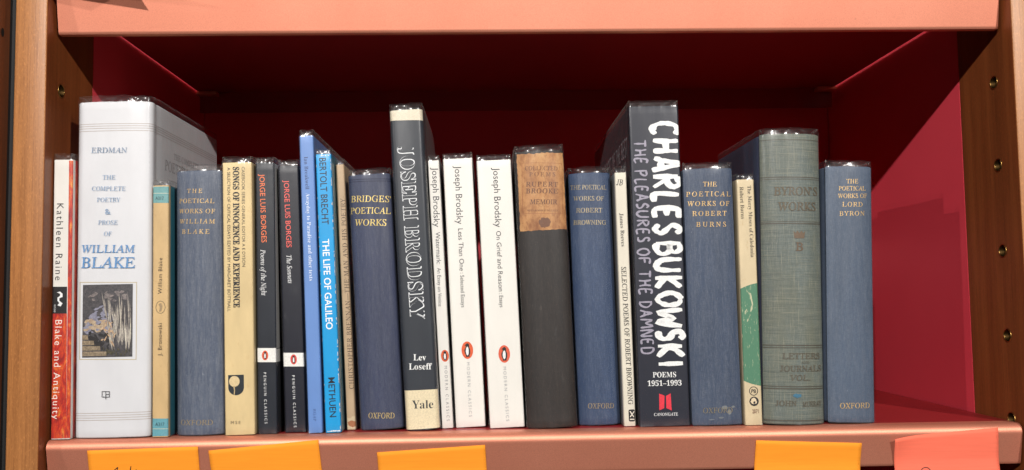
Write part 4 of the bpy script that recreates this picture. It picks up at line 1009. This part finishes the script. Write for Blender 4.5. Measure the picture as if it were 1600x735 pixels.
LOOK = {   # kind, depth, sag, spine material, side material, label
'raine': ('paperback', .138, .0003, paper('white_gloss', (232, 228, 220), .06, .35), fiery(), 'slim paperback with white upper spine and flame red lower half, first from the left'),
'erdman': ('jacket', .166, .0030, WHITE_J, WHITE_J, 'thick white hardback with blue lettering and a small framed picture on its spine'),
'a317': ('paperback', .118, .0004, paper('tan_paper', (216, 182, 130), .22, .6, (170, 130, 85)), paper('teal_paper', (44, 124, 142), .15, .5), 'slim old tan paperback with teal bands at head and foot of its spine'),
'blake': ('cloth', .128, .0055, cloth('faded_blue_cloth', (78, 88, 108), (136, 140, 148), .45), cloth('faded_blue_cloth', (78, 88, 108), (136, 140, 148), .45), 'faded blue cloth hardback with small gilt title, between tan paperback and cream paperback'),
'songs': ('paperback', .130, .0004, paper('cream_paper', (226, 200, 148), .16, .55, (196, 158, 104)), paper('cream_paper_side', (214, 190, 140), .2, .55), 'cream paperback with heavy black vertical title and black round-footed emblem'),
'night': ('paperback', .128, .0002, paper('black_gloss_a', (35, 39, 48), .2, .4), paper('black_gloss_a', (35, 39, 48), .2, .4), 'black paperback with orange vertical lettering, left one of the two black paperbacks'),
'sonnets': ('paperback', .128, .0002, paper('black_gloss_b', (28, 29, 41), .2, .4), paper('black_gloss_b', (28, 29, 41), .2, .4), 'black paperback with red vertical lettering beside the pale blue book'),
'breakwell': ('paperback', .140, .0002, paper('pale_blue_card', (104, 142, 204), .05, .5), paper('pale_blue_card', (104, 142, 204), .05, .5), 'tall thin pale blue paperback with tiny lettering'),
'brecht': ('paperback', .130, .0002, paper('cyan_gloss', (22, 158, 222), .06, .4), paper('cyan_gloss_side', (60, 130, 150), .2, .5), 'bright cyan paperback with black and white capitals and chipped edges'),
'brennan': ('paperback', .120, .0005, paper('drab_paper', (200, 172, 138), .22, .65, (140, 108, 76)), paper('drab_paper', (200, 172, 138), .22, .65), 'thin worn drab brown booklet with torn foot, lettered from bottom to top'),
'bridges': ('cloth', .130, .0052, cloth('navy_cloth', (52, 59, 86), (98, 102, 116), .32, .7), cloth('navy_cloth', (52, 59, 86), (98, 102, 116), .32, .7), 'navy blue cloth hardback with large bright gilt title near its head'),
'yale': ('jacket', .158, .0014, paper('charcoal_jacket', (52, 56, 63), .08, .4), paper('charcoal_jacket', (52, 56, 63), .08, .4), 'tall charcoal jacketed hardback with outlined white capitals and cream foot'),
'watermark': ('paperback', .122, .0001, paper('white_card', (234, 230, 222), .03, .45), paper('grey_card', (92, 98, 104), .1, .5), 'thinnest of the three white paperbacks with orange bird badges'),
'less': ('paperback', .128, .0001, paper('white_card', (234, 230, 222), .03, .45), paper('grey_card', (92, 98, 104), .1, .5), 'middle one of the three white paperbacks with orange bird badges'),
'grief': ('paperback', .128, .0001, paper('white_card', (234, 230, 222), .03, .45), paper('grey_card_pale', (120, 124, 128), .1, .5), 'widest of the three white paperbacks, beside the black book with a brown label'),
'brooke': ('cloth', .134, .0048, cloth('black_cloth', (37, 31, 29), (68, 57, 50), .3, .9, None, .6), cloth('black_cloth', (37, 31, 29), (68, 57, 50), .3, .9, None, .6), 'black cloth hardback with worn browned paper label at the head of its spine'),
'browning': ('cloth', .128, .0058, cloth('blue_cloth', (52, 70, 102), (102, 114, 134), .25), cloth('blue_cloth', (52, 70, 102), (102, 114, 134), .25), 'blue cloth hardback with dulled gilt title, between black book and thin cream paperback'),
'reeves': ('paperback', .122, .0002, paper('ivory_card', (226, 218, 200), .08, .5), paper('ivory_card_side', (150, 148, 142), .1, .5), 'thin ivory paperback with black serif capitals, tucked beside the big dark book'),
'bukowski': ('paperback', .225, .0004, paper('slate_card', (37, 39, 51), .08, .42), paper('slate_card', (37, 39, 51), .08, .42), 'big dark slate paperback with large white brush lettering down its spine'),
'burns': ('cloth', .128, .0034, cloth('blue_cloth_b', (58, 72, 96), (112, 118, 130), .35), cloth('blue_cloth_b', (58, 72, 96), (112, 118, 130), .35), 'blue cloth hardback with scuffed foot, right beside the big dark book'),
'muses': ('paperback', .120, .0004, paper('buff_paper', (222, 202, 164), .2, .6, (186, 156, 112)), paper('buff_paper_side', (206, 188, 152), .2, .6), 'worn buff paperback with part of a green disc on its spine'),
'works': ('cloth', .132, .0075, cloth('grey_green_canvas', (98, 108, 104), (136, 140, 130), .3, 1.1, (146, 144, 124)), cloth('dark_blue_board', (58, 64, 88), (88, 92, 108), .2, .6), 'thick grey green canvas hardback with brown ruled bands and crown emblem'),
'byron': ('cloth', .128, .0036, cloth('blue_cloth_c', (76, 90, 110), (118, 124, 136), .3), cloth('blue_cloth_c', (76, 90, 110), (118, 124, 136), .3), 'blue cloth hardback with small gilt title, last book on the right'),
}
BK = {}
for i, (key, d, texts, shapes) in enumerate(BOOKS):
    kind, depth, sag, sm, sdm, label = LOOK[key]
    b = Book('paperback_book' if kind == 'paperback' else 'hardback_book', d, depth, kind, label, sm, sdm, sag, True, i + 1)
    b.draw(shapes); b.letter(texts); BK[key] = b

# printing on the visible boards
b = BK['erdman']
g = []
for z in b.rules:
    z /= 1e3; y0 = b.yprof(b.hw) + .0003
    P = [(y0, z - .00016), (b.depth - .002, z - .00016), (b.depth - .002, z + .00016), (y0, z + .00016)]; g.append((P, [(0, 1, 2, 3)]))
b.side_print(1, 'rule_line', g, ink((170, 156, 150)))
def side_text(b, sx, part, rows, col):
    """rows: (text, style, depth of the left end, depth of the right end, height, cap) ; depth counted from the spine"""
    g = []
    for body, style, ya, yb, z, cap, slope in rows:
        if style == 'BR':
            polys, tot = brush_text(body, .075, random.Random(5))
            for l, r in polys:
                V = []
                for p, q in zip(l, r):
                    for k in (p, q): V.append((ya + (yb - ya) * k[0] / tot, z + slope * (k[0] / tot) + (k[1] - .5) * cap))
                g.append((V, [(2 * i, 2 * i + 1, 2 * i + 3, 2 * i + 2) for i in range(len(l) - 1)]))
        else:
            V, F = raw_text(body, style); x0 = min(v[0] for v in V); x1 = max(v[0] for v in V); c = cap_height(style)
            g.append(([(ya + (yb - ya) * (v[0] - x0) / (x1 - x0), z + (v[1] / c - .5) * cap) for v in V], F))
    b.side_print(sx, part, g, ink(col))
side_text(b, 1, 'title_lettering', [('THE COMPLETE', 'R2', .050, .112, .2105, .0046, 0), ('POETRY & PROSE', 'R2', .030, .128, .2010, .0080, 0)], (168, 164, 166))
side_text(BK['bukowski'], -1, 'back_lettering', [('THE BEST OF THE BEST', 'BR', .168, .012, .2085, .0135, .0035), ('OF BUKOWSKI', 'BR', .150, .022, .1915, .0130, .0035)], (180, 174, 182))
bb = BK['night']      # pale picture on the upper front cover of the left black paperback
bb.side_print(1, 'cover_picture', [([(.0012, .0615), (.1275, .0615), (.1275, bb.h - .0004), (.0012, bb.h - .0004)], [(0, 1, 2, 3)])], paper('pale_cover_print', (196, 194, 190), .12, .4))
bb.side_print(1, 'white_band', [([(.0012, .0515), (.1275, .0515), (.1275, .0610), (.0012, .0610)], [(0, 1, 2, 3)])], ink((238, 236, 230)))

# chipped, paper-white edge along the cyan paperback
c = BK['brecht']; rg = random.Random(9); g = []
def chip(x, z, w, h):
    n = 9; return ([(x + w * math.cos(2 * math.pi * k / n) * rg.uniform(.6, 1.2), z + h * math.sin(2 * math.pi * k / n) * rg.uniform(.6, 1.2)) for k in range(n)], [tuple(range(n))])
for k in range(46):
    z = rg.uniform(.002, c.h - .002); g.append(chip(c.hw - rg.uniform(0, .0004), z, rg.uniform(.0002, .0006), rg.uniform(.0004, .0022)))
for k in range(14):
    x = rg.uniform(-c.hw, c.hw); g.append(chip(x, rg.choice([.0012, c.h - .0012]), rg.uniform(.0004, .0012), rg.uniform(.0003, .0007)))
for k in range(16): g.append(chip(-c.hw + rg.uniform(0, .0003), rg.uniform(.002, c.h - .002), rg.uniform(.0001, .0004), rg.uniform(.0004, .0018)))
c.put(g, 'chipped_edge', ink((222, 226, 226)))
